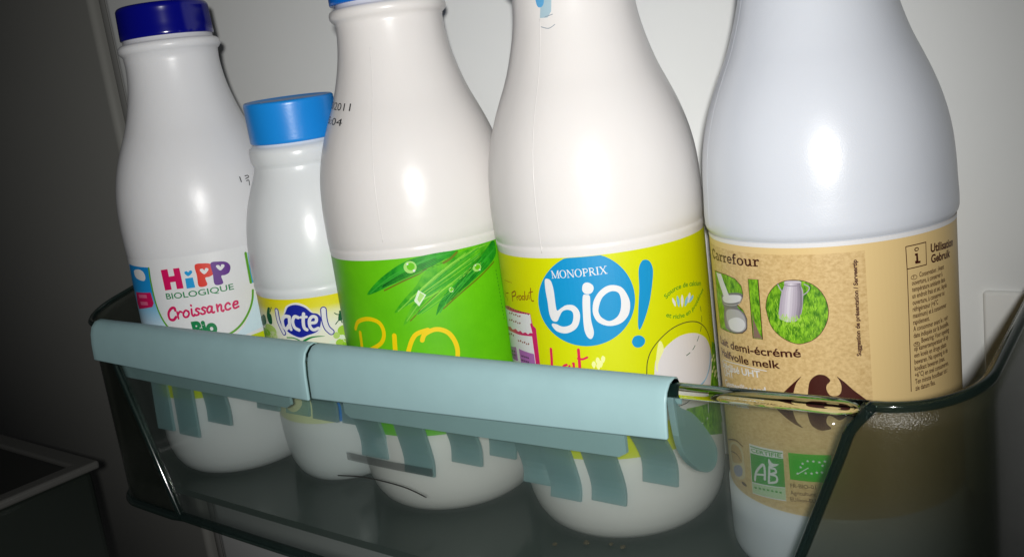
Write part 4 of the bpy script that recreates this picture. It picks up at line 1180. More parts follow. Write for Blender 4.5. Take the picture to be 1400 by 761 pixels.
 ('P','mono_black',3,[[(-36.15,100.63),(-35.4,100.53),(-35.39,100.08),(-36.14,100.18)]]),
 ('P','mono_lilac',3,[[(-46.93,83.9),(-35.44,83.69),(-35.37,78.11),(-46.71,77.22)]]),
 ('P','mono_lilac',3,[[(-63.87,80.96),(-49.93,83.91),(-49.8,77.84),(-59.82,76.54)]]),
 ('S','mono_brown',3,[(-52.93,98.26),(-51.4,98.31)],0.66,0),
 ('S','mono_brown',3,[(-50.16,98.49),(-48.69,99.1)],0.64,0),
 ('S','mono_brown',3,[(-47.87,98.59),(-46.79,98.53)],0.64,0),
 ('S','mono_brown',3,[(-45.87,98.62),(-44.73,99.15)],0.62,0),
 ('S','mono_brown',3,[(-44.07,98.6),(-43.19,98.49)],0.62,0),
 ('S','mono_brown',3,[(-42.42,98.54),(-41.45,99.02)],0.61,0),
 ('S','mono_brown',3,[(-54.64,94.87),(-52.86,94.99)],0.68,0),
 ('S','mono_brown',3,[(-51.47,95.22),(-49.86,95.88)],0.65,0),
 ('S','mono_brown',3,[(-48.97,95.39),(-47.82,95.35)],0.64,0),
 ('S','mono_brown',3,[(-46.83,95.47),(-45.63,96.02)],0.62,0),
 ('S','mono_brown',3,[(-44.94,95.49),(-44.02,95.39)],0.63,0),
 ('S','mono_brown',3,[(-43.22,95.46),(-42.21,95.95)],0.61,0),
 ('S','mono_brown',3,[(-46.57,87.53),(-45.56,87.47)],0.64,0),
 ('S','mono_brown',3,[(-44.69,87.57),(-43.61,88.12)],0.63,0),
 ('S','mono_brown',3,[(-42.99,87.57),(-42.14,87.46)],0.63,0),
 ('S','mono_brown',3,[(-41.4,87.53),(-40.47,88.02)],0.62,0),
 ('S','mono_brown',3,[(-39.92,87.45),(-39.18,87.31)],0.61,0),
 ('S','mono_brown',3,[(-38.53,87.35),(-37.7,87.81)],0.61,0),
 ('S','mono_brown',3,[(-63.88,86.39),(-57.96,87.68)],0.78,0),
 ('S','mono_brown',3,[(-55.63,88.19),(-53.34,89.08)],0.69,0),
 ('S','mono_brown',3,[(-52.17,88.67),(-50.73,88.72)],0.66,0),
 ('S','mono_black',4,[(-45.08,81.28),(-44.03,81.17)],0.71,0),
 ('S','mono_black',4,[(-43.32,81.38),(-42.35,81.24)],0.7,0),
 ('S','mono_black',4,[(-41.69,81.43),(-40.79,81.27)],0.69,0),
 ('S','mono_black',4,[(-40.17,81.45),(-39.32,81.28)],0.7,0),
 ('S','mono_black',4,[(-45.64,79.35),(-44.55,79.25)],0.72,0),
 ('S','mono_black',4,[(-43.82,79.47),(-42.83,79.34)],0.71,0),
 ('S','mono_black',4,[(-42.15,79.54),(-41.23,79.39)],0.7,0),
 ('S','mono_black',4,[(-40.61,79.58),(-39.74,79.41)],0.7,0),
 ('S','mono_black',4,[(-58.8,80.15),(-55.68,80.65)],0.82,0),
 ('S','mono_black',4,[(-54.08,81.13),(-52.17,81.27)],0.76,0),
 ('S','mono_black',4,[(-58.9,78.53),(-55.74,79.05)],0.82,0),
 ('S','mono_black',4,[(-54.12,79.55),(-52.21,79.69)],0.76,0),
 ('A','mono_green',3,'Source de calcium',[(23.89,102.23),(27.26,104.09),(32.05,104.72),(38.07,104.15),(46.1,102.31)],1.89),
 ('A','mono_green',3,'et riche en protéines',[(22.9,95.46),(27.42,93.57),(33.24,93),(39.26,94.55),(43.71,97.33),(48.23,99.73)],1.74),
 ('C','lac_white',3,[(28.02,98.29),(26.86,100.51),(27,102.05),(28.29,99.98)],4),
 ('C','mono_petal',3,[(29.79,97.61),(29,100.39),(29.57,102.36),(30.5,99.79)],4),
 ('C','lac_white',3,[(31.56,97.16),(31.19,100.07),(32.24,102.09),(32.77,99.41)],4),
 ('C','mono_petal',3,[(33.23,96.96),(33.56,99.26),(35.46,100.72),(35.26,98.6)],4),
 ('C','lac_white',3,[(35.15,97.88),(35.26,100.24),(37.02,101.74),(37.06,99.55)],4),
 ('C','mono_petal',3,[(36.02,97.81),(36.65,99.39),(39.07,100.17),(38.55,98.72)],4),
 ('C','milk_print',2,[(16.09,77.5),(17.66,80.32),(22.45,83.93),(28.47,85.95),(35.14,85.46),(41.74,82.95),(47.89,78.18),(50.83,70.56),(47.56,61.62),(43.92,54.52),(39.8,45.93),(23.27,51.48),(14.36,57.85),(15,69.78)],5),
 ('C','mono_pale',3,[(18.18,84.94),(19.61,86.19),(20.53,82.81),(18.91,80.03),(17.32,77.23),(16.81,74.16),(16.34,77.45)],4),
 ('S','mono_black',3,[(12.26,74.33),(13,78.94),(15.08,83.25),(19.27,87.05),(24.52,89.73),(30.14,90.66),(35.84,90.06),(41.84,87.78),(47.39,83.27),(50.67,77.29),(49.83,70.9),(46.48,66.18),(41.26,62.98),(36.04,61.85),(29.05,57.94),(19.59,59.02),(13.36,63.72),(12.26,74.33)],0.37,1),
 ('S','mono_petal',4,[(49.32,72.74),(47.65,68.29),(43.13,64),(37.47,62.44)],0.63,1),
 ('D','mono_green2',4,[(43.62,94.3),(44.13,90.76),(43.67,87.65),(42.03,84.49),(38.69,81.03),(34.68,78.19),(29.38,76.83)],0.34,[2.2,1.5]),
 ('P','grass',2,[[(52.91,76.58),(63.88,71.41),(60.62,63.87),(61.07,49.82),(58.65,38.48),(44.57,44.11),(45.88,55.49),(49.46,66)]]),
 ('P','grass',2,[[(28.75,55.57),(61.07,49.82),(55.77,34.39),(22.72,46.71)]]),
 ('E','mono_pale',3,(53.89,69.88),1.73,0.67,10),
 ('E','mono_pale',3,(55.36,67.52),2.08,0.65,10),
 ('E','mono_pale',3,(51.23,69.09),1.35,0.68,10),
 ('E','mono_pale',3,(52.76,65.2),1.55,0.68,10),
 ('E','mono_pale',3,(54.05,62.88),1.77,0.66,10),
 ('E','mono_pale',3,(50.31,64.36),1.26,0.69,10),
 ('E','mono_pale',3,(56.52,62.19),2.49,0.64,10),
 ('E','mono_pale',3,(58.72,59.52),3.9,0.58,10),
 ('E','mono_pale',3,(53.17,61.66),1.61,0.67,10),
 ('S','mono_brown',2,[(54.07,101.03),(54.1,100.21)],0.26,0),
 ('S','mono_brown',2,[(53.98,99.75),(54.01,98.93)],0.26,0),
 ('S','mono_brown',2,[(53.89,98.47),(53.92,97.64)],0.26,0),
 ('S','mono_brown',2,[(53.8,97.18),(53.83,96.35)],0.26,0),
 ('S','mono_brown',2,[(53.71,95.89),(53.74,95.06)],0.26,0),
 ('S','mono_brown',2,[(53.62,94.6),(53.65,93.77)],0.26,0),
 ('S','mono_brown',2,[(53.53,93.31),(53.56,92.48)],0.26,0),
 ('S','mono_brown',2,[(53.45,92.02),(53.47,91.19)],0.26,0),
 ('S','mono_brown',2,[(53.36,90.73),(53.39,89.89)],0.26,0),
 ('S','mono_brown',2,[(53.27,89.43),(53.3,88.6)],0.26,0),
 ('S','mono_brown',2,[(53.19,88.13),(53.21,87.3)],0.26,0),
 ('S','mono_brown',2,[(53.1,86.84),(53.13,86)],0.26,0),
 ('S','mono_brown',2,[(53.02,85.54),(53.04,84.7)],0.26,0),
 ('S','mono_brown',2,[(52.93,84.24),(52.96,83.4)],0.26,0),
 ('S','mono_brown',2,[(52.85,82.93),(52.87,82.1)],0.27,0),
 ('S','mono_brown',2,[(52.77,81.63),(52.79,80.79)],0.26,0),
 ('S','mono_brown',2,[(52.68,80.32),(52.71,79.48)],0.26,0),
 ('PN','seal_blue',1,[[(-21.97,223.15),(-13.95,222.44),(-15.12,216.15),(-17.96,214.1),(-23.79,214.36)]]),
 ('C','seal_blue2',2,[(-26.24,222.81),(-20.27,222.29),(-20.25,219.44),(-22.78,218.22),(-25.63,219.18)],4),
 ('S','seal_ink',2,[(-23.11,211.06),(-17.51,210.04),(-13.13,211.12)],0.28,1),
 ('S','seal_ink',2,[(-20.04,214.41),(-14.28,215.01)],0.28,1),
],
4: [
 ('B','tan',28.5,127.9),
 ('W','lac_white',2,-136,136,126.5,127.9),
 ('W','kraft',1,-95,10.98,29,124.2),
 ('F2','brown',3,'Carrefour',(-55.01,118.85),(-24.4,119.7),3.66),
 ('P','grass',2,[[(-53.48,114.32),(-42.52,114.73),(-36.7,114.05),(-33.61,111.94),(-33.02,108.93),(-34.76,105.84),(-37.07,104.6),(-33.86,103.14),(-32.02,100.02),(-32.42,96.53),(-34.94,94.24),(-39.62,93.11),(-46.63,92.67),(-52.58,92.35),(-53.86,101.97)]]),
 ('S','brown',5,[(-53.48,114.32),(-42.52,114.73),(-36.7,114.05),(-33.61,111.94),(-33.02,108.93),(-34.76,105.84),(-37.07,104.6),(-33.86,103.14),(-32.02,100.02),(-32.42,96.53),(-34.94,94.24),(-39.62,93.11),(-46.63,92.67),(-52.58,92.35),(-53.86,101.97),(-53.48,114.32)],0.23,0),
 ('P','grass',2,[[(-29.9,114.81),(-25.46,115.08),(-25.54,93.4),(-29.79,93.2)]]),
 ('S','brown',5,[(-29.9,114.81),(-25.46,115.08),(-25.54,93.4),(-29.79,93.2),(-29.9,114.81)],0.23,0),
 ('P','twig',3,[[(-29.18,103.27),(-28.82,99.94),(-26.98,95.68),(-25.65,93.61),(-29.64,93.34)]]),
 ('C','grass',2,[(-23.22,105.08),(-22.26,109.03),(-19.59,112.77),(-16.06,114.94),(-12.28,115.56),(-8.22,115.02),(-4.87,112.99),(-2.62,109.73),(-1.64,105.69),(-2.14,101.43),(-4.37,97.18),(-7.54,94.46),(-11.74,93.13),(-15.44,93.85),(-19.2,96.04),(-21.88,99.39)],5),
 ('S','brown',5,[(-23.22,105.08),(-22.26,109.03),(-19.59,112.77),(-16.06,114.94),(-12.28,115.56),(-8.22,115.02),(-4.87,112.99),(-2.62,109.73),(-1.64,105.69),(-2.14,101.43),(-4.37,97.18),(-7.54,94.46),(-11.74,93.13),(-15.44,93.85),(-19.2,96.04),(-21.88,99.39),(-23.22,105.08)],0.21,1),
 ('C','jug_dark',3,[(-47.32,106.11),(-40.37,108.21),(-35.19,109.06),(-33.09,108.36),(-34.8,105.55),(-36.67,104.27),(-36.2,103.21),(-33.25,101.53),(-32.15,98.86),(-32.99,95.57),(-37.17,93.74),(-42.79,93.17),(-46.6,94.17),(-47.16,98.19),(-46.23,101.35),(-47.61,102.81)],5),
 ('C','jug_dark',4,[(-46.07,100.8),(-37.3,102.9),(-32.93,101.58),(-32.19,98.57),(-32.99,95.57),(-37.44,93.75),(-43.01,93.24),(-46.83,94.41)],4),
 ('C','ch_2',4,[(-45.14,100.88),(-37.33,102.69),(-33.49,101.49),(-32.74,98.48),(-33.51,95.88),(-37.39,94.16),(-42.12,93.85),(-45.83,94.65)],4),
 ('C','ch_3',4,[(-44.25,100.94),(-37.36,102.48),(-34.07,101.39),(-33.3,98.38),(-34.04,96.19),(-37.33,94.58),(-41.26,94.45),(-44.88,94.87)],4),
 ('C','jug',5,[(-44.44,100.56),(-37.35,102.54),(-33.69,101.17),(-32.69,98.2),(-33.53,95.77),(-37.58,94.07),(-41.58,93.8),(-43.8,95.42)],5),
 ('C','jug_light',5,[(-43.23,97.31),(-37.75,99.59),(-33.93,99.13),(-33.39,96.94),(-36.17,94.58),(-40.99,94.16),(-43.05,95)],5),
 ('C','jug_light',4,[(-46.42,105.71),(-39.97,107.54),(-34.48,108.15),(-34.98,106.09),(-39.93,104.49),(-45.73,103.81)],5),
 ('S','jug',5,[(-47.07,105.28),(-45.85,103.19),(-40.05,103.66),(-35.69,105.12),(-33.72,107.7)],0.3,1),
 ('P','jug_light',6,[[(-51.1,113.97),(-46.28,114.31),(-40.67,106.26),(-44.88,104.86)]]),
 ('C','churn',3,[(-15.23,115.13),(-10.14,115.2),(-9.94,113.6),(-9.37,111.46),(-9.95,105.82),(-11.1,102.55),(-13.05,100.85),(-15.99,101.25),(-18.45,101.9),(-17.96,106.05),(-16.95,110.47),(-15.55,112.96)],5),
 ('P','churn',4,[[(-16.79,111.07),(-15.96,111.19),(-16.88,106.66),(-17.48,101.44),(-18.28,101.92),(-17.8,106.61)]]),
 ('P','churn',4,[[(-15.23,114.43),(-14.64,114.44),(-15.96,111.19),(-16.79,111.07)]]),
 ('P','ch_5',4,[[(-15.96,111.19),(-15.15,111.31),(-15.97,106.71),(-16.68,101.04),(-17.48,101.44),(-16.88,106.66)]]),
 ('P','ch_5',4,[[(-14.64,114.44),(-14.06,114.46),(-15.15,111.31),(-15.96,111.19)]]),
 ('P','ch_6',4,[[(-15.15,111.31),(-14.34,111.42),(-15.07,106.75),(-15.88,100.77),(-16.68,101.04),(-15.97,106.71)]]),
 ('P','ch_6',4,[[(-14.06,114.46),(-13.48,114.47),(-14.34,111.42),(-15.15,111.31)]]),
 ('P','ch_7',4,[[(-14.34,111.42),(-13.54,111.53),(-14.18,106.79),(-15.07,100.7),(-15.88,100.77),(-15.07,106.75)]]),
 ('P','ch_7',4,[[(-13.48,114.47),(-12.9,114.48),(-13.54,111.53),(-14.34,111.42)]]),
 ('P','ch_6',4,[[(-13.54,111.53),(-12.75,111.54),(-13.31,106.82),(-14.26,100.83),(-15.07,100.7),(-14.18,106.79)]]),
 ('P','ch_6',4,[[(-12.9,114.48),(-12.33,114.49),(-12.75,111.54),(-13.54,111.53)]]),
 ('P','ch_5',4,[[(-12.75,111.54),(-11.98,111.47),(-12.44,106.85),(-13.44,101.14),(-14.26,100.83),(-13.31,106.82)]]),
 ('P','ch_5',4,[[(-12.33,114.49),(-11.76,114.5),(-11.98,111.47),(-12.75,111.54)]]),
 ('P','churn',4,[[(-11.98,111.47),(-11.21,111.4),(-11.58,106.87),(-12.62,101.61),(-13.44,101.14),(-12.44,106.85)]]),
 ('P','churn',4,[[(-11.76,114.5),(-11.2,114.5),(-11.21,111.4),(-11.98,111.47)]]),
 ('P','ch_3',4,[[(-11.21,111.4),(-10.45,111.32),(-10.72,106.88),(-11.8,102.16),(-12.62,101.61),(-11.58,106.87)]]),
 ('P','ch_3',4,[[(-11.2,114.5),(-10.64,114.5),(-10.45,111.32),(-11.21,111.4)]]),
 ('P','ch_2',4,[[(-10.45,111.32),(-9.69,111.24),(-9.88,106.89),(-11.01,102.28),(-11.8,102.16),(-10.72,106.88)]]),
 ('P','ch_2',4,[[(-10.64,114.5),(-10.08,114.5),(-9.69,111.24),(-10.45,111.32)]]),
 ('S','churn_dark',4,[(-15.49,113.77),(-12.96,113.41),(-9.92,113.86)],0.27,1),
 ('S','churn_light',4,[(-15.2,114.75),(-10.16,114.82)],0.42,1),
 ('S','churn',4,[(-18,114.1),(-17.34,112.62),(-16.59,111.46)],0.38,1),
 ('S','churn',4,[(-9.82,110.12),(-7.96,111.45),(-7.25,113.04),(-8.79,114.13)],0.32,1),
 ('S','grass_light',5,[(-16.58,100.33),(-16.61,101.53)],0.16,0),
 ('S','grass_light',5,[(-13.22,100.2),(-13.51,101.39)],0.17,0),
 ('S','grass_light',4,[(-18.84,99.03),(-18.96,100.23)],0.17,0),
 ('S','grass_light',4,[(-16.75,98.58),(-16.69,99.79)],0.16,0),
 ('S','grass_light',5,[(-11.1,100.85),(-10.9,102.05)],0.17,0),
 ('S','grass_light',5,[(-17.44,99.92),(-17.02,101.16)],0.17,0),
 ('S','grass_light',4,[(-13.99,99.72),(-13.75,100.93)],0.16,0),
 ('S','grass_light',4,[(-18.32,99.37),(-18.14,100.6)],0.16,0),
 ('S','grass_light',5,[(-15.84,102.34),(-15.43,103.57)],0.17,0),
 ('S','grass_light',4,[(-14.44,99.78),(-14.03,101.01)],0.17,0),
 ('S','grass_light',4,[(-12.31,99.11),(-12.31,100.31)],0.17,0),
 ('S','grass_light',5,[(-11.41,100.96),(-10.96,102.16)],0.16,0),
 ('S','grass_light',5,[(-10.63,102.3),(-10.85,103.49)],0.17,0),
 ('S','grass_light',4,[(-16.91,98.68),(-16.87,99.89)],0.16,0),
 ('S','grass_light',5,[(-12.93,101.45),(-12.84,102.65)],0.16,0),
 ('S','grass_light',5,[(-15.14,101.16),(-14.98,102.37)],0.17,0),
 ('S','grass_light',4,[(-13.48,99.12),(-13.24,100.33)],0.16,0),
 ('S','grass_light',4,[(-10.38,99.42),(-9.9,100.62)],0.16,0),
 ('S','grass_light',5,[(-12.49,101.99),(-12.1,103.2)],0.16,0),
 ('S','grass_light',4,[(-10.08,99.24),(-9.95,100.44)],0.16,0),
 ('S','grass_light',5,[(-12.12,101.82),(-11.76,103.03)],0.16,0),
 ('S','grass_light',5,[(-13.4,101.49),(-13.69,102.68)],0.16,0),
 ('S','grass_light',4,[(-11.08,98.89),(-11.34,100.08)],0.16,0),
 ('S','grass_light',5,[(-11.4,101.09),(-11.61,102.28)],0.17,0),
 ('S','grass_light',4,[(-16.12,99.49),(-15.7,100.73)],0.17,0),
 ('S','grass_light',5,[(-18.47,99.92),(-18.79,101.11)],0.17,0),
 ('S','grass_light',5,[(-12.11,101.37),(-11.71,102.58)],0.17,0),
 ('S','grass_light',5,[(-9.84,100.77),(-9.35,101.97)],0.17,0),
 ('S','grass_light',5,[(-15.78,102.17),(-15.6,103.38)],0.16,0),
 ('S','grass_light',5,[(-18.46,101.53),(-18.45,102.74)],0.17,0),
 ('S','grass_light',5,[(-13.04,102),(-13.34,103.19)],0.17,0),
 ('S','grass_light',5,[(-10.78,101.47),(-10.32,102.68)],0.17,0),
 ('S','grass_light',5,[(-10.55,101.23),(-10.5,102.43)],0.16,0),
 ('S','grass_light',4,[(-13.99,100.09),(-13.82,101.3)],0.16,0),
 ('S','grass_light',5,[(-13.63,100.2),(-13.16,101.42)],0.16,0),
 ('S','grass_light',5,[(-14.05,100.9),(-13.78,102.12)],0.17,0),
 ('S','grass_light',5,[(-16.52,101.26),(-16,102.5)],0.16,0),
 ('S','grass_light',5,[(-13.95,100.46),(-14.29,101.65)],0.17,0),
 ('S','grass_light',5,[(-14.94,100.29),(-15.27,101.48)],0.17,0),
 ('S','grass_light',5,[(-13.12,100.18),(-13.41,101.37)],0.17,0),
 ('S','grass_light',5,[(-12.97,100.82),(-12.73,102.03)],0.17,0),
 ('S','grass_light',4,[(-15.55,99.77),(-15.26,100.99)],0.17,0),
 ('S','grass_light',5,[(-18.51,102.05),(-18.26,103.28)],0.17,0),
 ('S','grass_light',5,[(-9.93,101.73),(-9.88,102.92)],0.16,0),
 ('S','grass_light',5,[(-13.24,101.37),(-13.27,102.56)],0.16,0),
 ('S','grass_light',5,[(-15.83,101.05),(-15.66,102.26)],0.16,0),
 ('S','grass_light',5,[(-15.95,101.01),(-15.62,102.23)],0.16,0),
 ('S','grass_light',5,[(-18.62,100.08),(-18.31,101.32)],0.17,0),
 ('S','grass_light',5,[(-15.81,101.61),(-15.46,102.83)],0.16,0),
 ('S','grass_light',5,[(-16.47,101.7),(-16.44,102.91)],0.16,0),
 ('S','grass_light',5,[(-12.23,102.24),(-12.3,103.43)],0.16,0),
 ('S','grass_light',4,[(-15.77,99.27),(-15.73,100.48)],0.17,0),
 ('S','grass_light',5,[(-10.85,102.02),(-10.91,103.21)],0.16,0),
 ('S','grass_light',4,[(-12.87,99.22),(-12.83,100.43)],0.17,0),
 ('S','grass_light',5,[(-16.58,101.95),(-16.47,103.17)],0.17,0),
 ('S','grass_light',4,[(-17.11,99.28),(-16.71,100.52)],0.17,0),
 ('S','grass_light',5,[(-17.02,101.32),(-16.66,102.55)],0.17,0),
 ('S','grass_light',4,[(-12.93,99.52),(-12.97,100.72)],0.16,0),
 ('S','grass_light',5,[(-17.54,101.23),(-17.18,102.46)],0.16,0),
 ('S','grass_light',5,[(-16.21,101.11),(-16.2,102.32)],0.17,0),
 ('S','grass_light',5,[(-14.85,100.95),(-14.39,102.17)],0.16,0),
 ('S','grass_light',5,[(-17.21,102.36),(-16.72,103.6)],0.17,0),
 ('S','grass_light',4,[(-10.85,98.91),(-10.82,100.11)],0.17,0),
 ('S','grass_light',4,[(-10.22,99.15),(-10.37,100.34)],0.16,0),
 ('S','grass_light',4,[(-12,99.44),(-11.78,100.65)],0.17,0),
 ('S','grass_light',5,[(-13.9,101.45),(-13.95,102.65)],0.16,0),
 ('S','grass_light',5,[(-16.55,102.16),(-16.38,103.37)],0.16,0),
 ('S','grass_light',4,[(-16.2,99.33),(-16.51,100.52)],0.17,0),
 ('S','grass_light',4,[(-10.57,100.03),(-10.13,101.24)],0.17,0),
 ('S','grass_light',4,[(-10.68,99.24),(-10.54,100.45)],0.17,0),
 ('S','grass_light',4,[(-18.81,99.38),(-19.02,100.58)],0.16,0),
 ('S','grass_light',4,[(-16.04,99.9),(-15.92,101.12)],0.17,0),
 ('S','grass_light',4,[(-15.05,98.9),(-14.87,100.12)],0.16,0),
 ('S','grass_light',5,[(-15.53,101.51),(-15.12,102.74)],0.17,0),
 ('S','grass_light',4,[(-14.42,99.54),(-14.46,100.74)],0.16,0),
 ('S','grass_light',5,[(-16.97,100.34),(-16.59,101.57)],0.17,0),
 ('S','grass_light',4,[(-17.29,99.32),(-16.82,100.57)],0.17,0),
 ('S','grass_light',4,[(-11.46,99.51),(-11.79,100.7)],0.17,0),
 ('S','grass_light',4,[(-13.06,99.3),(-13.36,100.49)],0.17,0),
 ('S','grass_light',5,[(-16.19,101.41),(-16.07,102.62)],0.16,0),
 ('S','grass_light',5,[(-14.83,100.7),(-14.51,101.92)],0.16,0),
 ('S','grass_light',5,[(-18.71,102.06),(-18.96,103.25)],0.17,0),
 ('S','grass_light',5,[(-17.52,102.09),(-17,103.33)],0.16,0),
 ('S','grass_light',5,[(-10.84,102.34),(-10.76,103.53)],0.16,0),
 ('S','grass_light',5,[(-15.79,101.26),(-15.83,102.46)],0.16,0),
 ('S','grass_light',5,[(-12.82,100.36),(-12.86,101.56)],0.16,0),
 ('S','grass_light',5,[(-16.97,101.13),(-17.21,102.32)],0.16,0),
 ('S','grass_light',4,[(-13.69,99.83),(-13.7,101.03)],0.16,0),
 ('S','grass_light',5,[(-17.99,101.64),(-18.01,102.84)],0.16,0),
 ('S','grass_light',4,[(-13.26,99.6),(-13.28,100.8)],0.17,0),
 ('S','grass_dark',3,[(-17.66,100.91),(-17.32,101.92)],0.17,0),
 ('S','grass_dark',3,[(-16.41,94.46),(-16.37,95.46)],0.16,0),
 ('S','grass_light',3,[(-12.19,96.38),(-12.03,97.38)],0.17,0),
 ('S','grass_light',3,[(-17.05,94.61),(-16.68,95.64)],0.17,0),
 ('S','grass_light',3,[(-12.88,96.88),(-12.39,97.89)],0.16,0),
 ('S','grass_light',3,[(-7.97,100.28),(-8.27,101.25)],0.16,0),
 ('S','grass_light',3,[(-7.18,96.93),(-7.09,97.91)],0.16,0),
 ('S','grass_dark',3,[(-19.24,106.62),(-19.49,107.58)],0.16,0),
 ('S','grass_light',3,[(-3.51,102.44),(-3.87,103.42)],0.16,0),
 ('S','grass_light',3,[(-7.27,99.25),(-6.8,100.22)],0.16,0),
 ('S','grass_light',3,[(-19.57,107.67),(-18.97,108.7)],0.17,0),
 ('S','grass_light',3,[(-18.45,106.3),(-18.78,107.27)],0.17,0),
 ('S','grass_light',3,[(-7.04,101.71),(-7.27,102.68)],0.16,0),
 ('S','grass_light',3,[(-3.92,99.15),(-4.09,100.13)],0.17,0),
 ('S','grass_dark',3,[(-16.93,99.73),(-16.42,100.75)],0.16,0),
 ('S','grass_dark',3,[(-21.12,106.71),(-21.03,107.7)],0.16,0),
 ('S','grass_light',3,[(-5.87,104.92),(-5.39,105.88)],0.16,0),
 ('S','grass_light',3,[(-18.76,99.51),(-18.5,100.53)],0.17,0),
 ('S','grass_light',3,[(-18.84,104.16),(-18.87,105.15)],0.17,0),
 ('S','grass_dark',3,[(-8.81,106.45),(-8.52,107.42)],0.16,0),
 ('S','grass_dark',3,[(-5.82,107.41),(-5.68,108.37)],0.16,0),
 ('S','grass_light',3,[(-21.78,104.12),(-21.65,105.13)],0.17,0),
 ('S','grass_light',3,[(-7.04,109.89),(-6.9,110.85)],0.16,0),
 ('S','grass_light',3,[(-12.71,99.07),(-12.86,100.05)],0.16,0),
 ('S','grass_dark',3,[(-21.52,102.14),(-20.9,103.19)],0.17,0),
 ('S','grass_dark',3,[(-19.8,102.32),(-19.63,103.33)],0.17,0),
 ('S','grass_light',3,[(-5.42,108.47),(-5.38,109.43)],0.16,0),
 ('S','grass_light',3,[(-19.33,98.24),(-19.28,99.24)],0.17,0),
 ('S','grass_light',3,[(-11.63,98.95),(-11.3,99.94)],0.17,0),
 ('S','grass_dark',3,[(-8.01,101.87),(-8.18,102.85)],0.17,0),
 ('S','grass_light',3,[(-10.41,99.07),(-10.23,100.05)],0.16,0),
 ('S','grass_light',3,[(-8.21,105.51),(-8.32,106.47)],0.16,0),
 ('S','grass_light',3,[(-19.92,99.28),(-20.25,100.24)],0.16,0),
 ('S','grass_light',3,[(-13.4,94.08),(-13.47,95.07)],0.17,0),
 ('S','grass_light',3,[(-18.89,107.43),(-19.29,108.39)],0.17,0),
 ('S','grass_light',3,[(-15.27,98.19),(-15.48,99.17)],0.17,0),
 ('S','grass_dark',3,[(-20.11,108.36),(-20.42,109.33)],0.17,0),
 ('S','grass_light',3,[(-16.45,94.88),(-16.21,95.9)],0.17,0),
 ('S','grass_dark',3,[(-5.55,97.72),(-5.85,98.7)],0.17,0),
 ('S','grass_dark',3,[(-6.38,106.04),(-6.09,107)],0.16,0),
 ('S','grass_light',3,[(-14.75,95.66),(-14.25,96.69)],0.17,0),
 ('S','grass_light',3,[(-6.61,105.83),(-6.52,106.79)],0.16,0),
 ('S','grass_dark',3,[(-7.16,99.25),(-7.5,100.22)],0.16,0),
 ('S','grass_light',3,[(-14.8,95.34),(-15.04,96.32)],0.17,0),
 ('S','grass_light',3,[(-8.59,95.29),(-8.56,96.27)],0.16,0),
 ('S','grass_dark',3,[(-6.7,99.14),(-6.51,100.11)],0.16,0),
 ('S','grass_dark',3,[(-13.51,99.57),(-13.62,100.55)],0.16,0),
 ('S','grass_light',3,[(-10.93,101.45),(-11.17,102.42)],0.16,0),
 ('S','grass_dark',3,[(-18.96,105.95),(-19.03,106.93)],0.17,0),
 ('S','grass_light',3,[(-12.93,97.52),(-13.3,98.49)],0.17,0),
 ('S','grass_light',3,[(-15.42,98.04),(-15.05,99.05)],0.16,0),
 ('S','grass_light',3,[(-6.06,100.87),(-6.31,101.84)],0.16,0),
 ('S','grass_light',3,[(-18.61,107.91),(-18.24,108.91)],0.16,0),
 ('S','grass_light',3,[(-9.99,97.8),(-10.03,98.78)],0.16,0),
 ('S','grass_light',3,[(-8.48,104.22),(-8.74,105.19)],0.17,0),
 ('S','grass_light',3,[(-15.59,100.96),(-15.84,101.94)],0.17,0),
 ('S','grass_dark',3,[(-8.62,95.4),(-8.29,96.39)],0.17,0),
 ('S','grass_dark',3,[(-3.78,102.12),(-3.32,103.07)],0.16,0),
 ('S','grass_light',3,[(-17.82,98.41),(-17.94,99.39)],0.16,0),
 ('S','grass_light',3,[(-19.29,103.27),(-19.42,104.25)],0.17,0),
 ('S','grass_light',3,[(-7.36,109.17),(-7.58,110.14)],0.16,0),
 ('S','grass_light',3,[(-8.86,96.81),(-9.08,97.79)],0.17,0),
 ('S','grass_dark',3,[(-20.11,103.33),(-20.44,104.29)],0.17,0),
 ('S','grass_light',3,[(-14.11,95.66),(-14.4,96.63)],0.16,0),
 ('S','grass_light',3,[(-6.64,101.97),(-6.57,102.94)],0.17,0),
 ('S','grass_dark',3,[(-15.27,98.73),(-15.01,99.73)],0.16,0),
 ('S','grass_light',3,[(-6.53,96.91),(-6.22,97.89)],0.16,0),
 ('S','grass_dark',3,[(-9.3,103.23),(-8.78,104.21)],0.17,0),
 ('S','grass_light',3,[(-11.39,101.36),(-11.38,102.34)],0.16,0),
 ('S','grass_light',3,[(-8.28,101.73),(-8.32,102.7)],0.16,0),
 ('S','grass_dark',3,[(-9.06,107.49),(-9.18,108.45)],0.16,0),
 ('S','grass_dark',3,[(-20.76,101.27),(-20.74,102.27)],0.17,0),
 ('S','grass_dark',3,[(-12.92,94.43),(-12.82,95.42)],0.16,0),
 ('S','grass_dark',3,[(-7.57,103.76),(-7.83,104.73)],0.16,0),
 ('S','grass_dark',3,[(-11.16,99.78),(-11.09,100.76)],0.17,0),
 ('S','grass_dark',3,[(-8.97,95.38),(-8.95,96.36)],0.16,0),
 ('S','grass_light',3,[(-19.38,98.67),(-19.57,99.65)],0.17,0),
 ('S','grass_light',3,[(-5.6,102.12),(-5.77,103.09)],0.16,0),
 ('S','grass_dark',3,[(-15.41,100.79),(-15.22,101.79)],0.17,0),
 ('S','grass_light',3,[(-14.07,100.77),(-13.7,101.77)],0.16,0),
 ('S','grass_dark',3,[(-15.07,93.91),(-14.71,94.93)],0.17,0),
 ('S','grass_light',3,[(-5.42,105.5),(-5.56,106.46)],0.16,0),
 ('S','grass_dark',3,[(-8.45,111.08),(-8.55,112.04)],0.16,0),
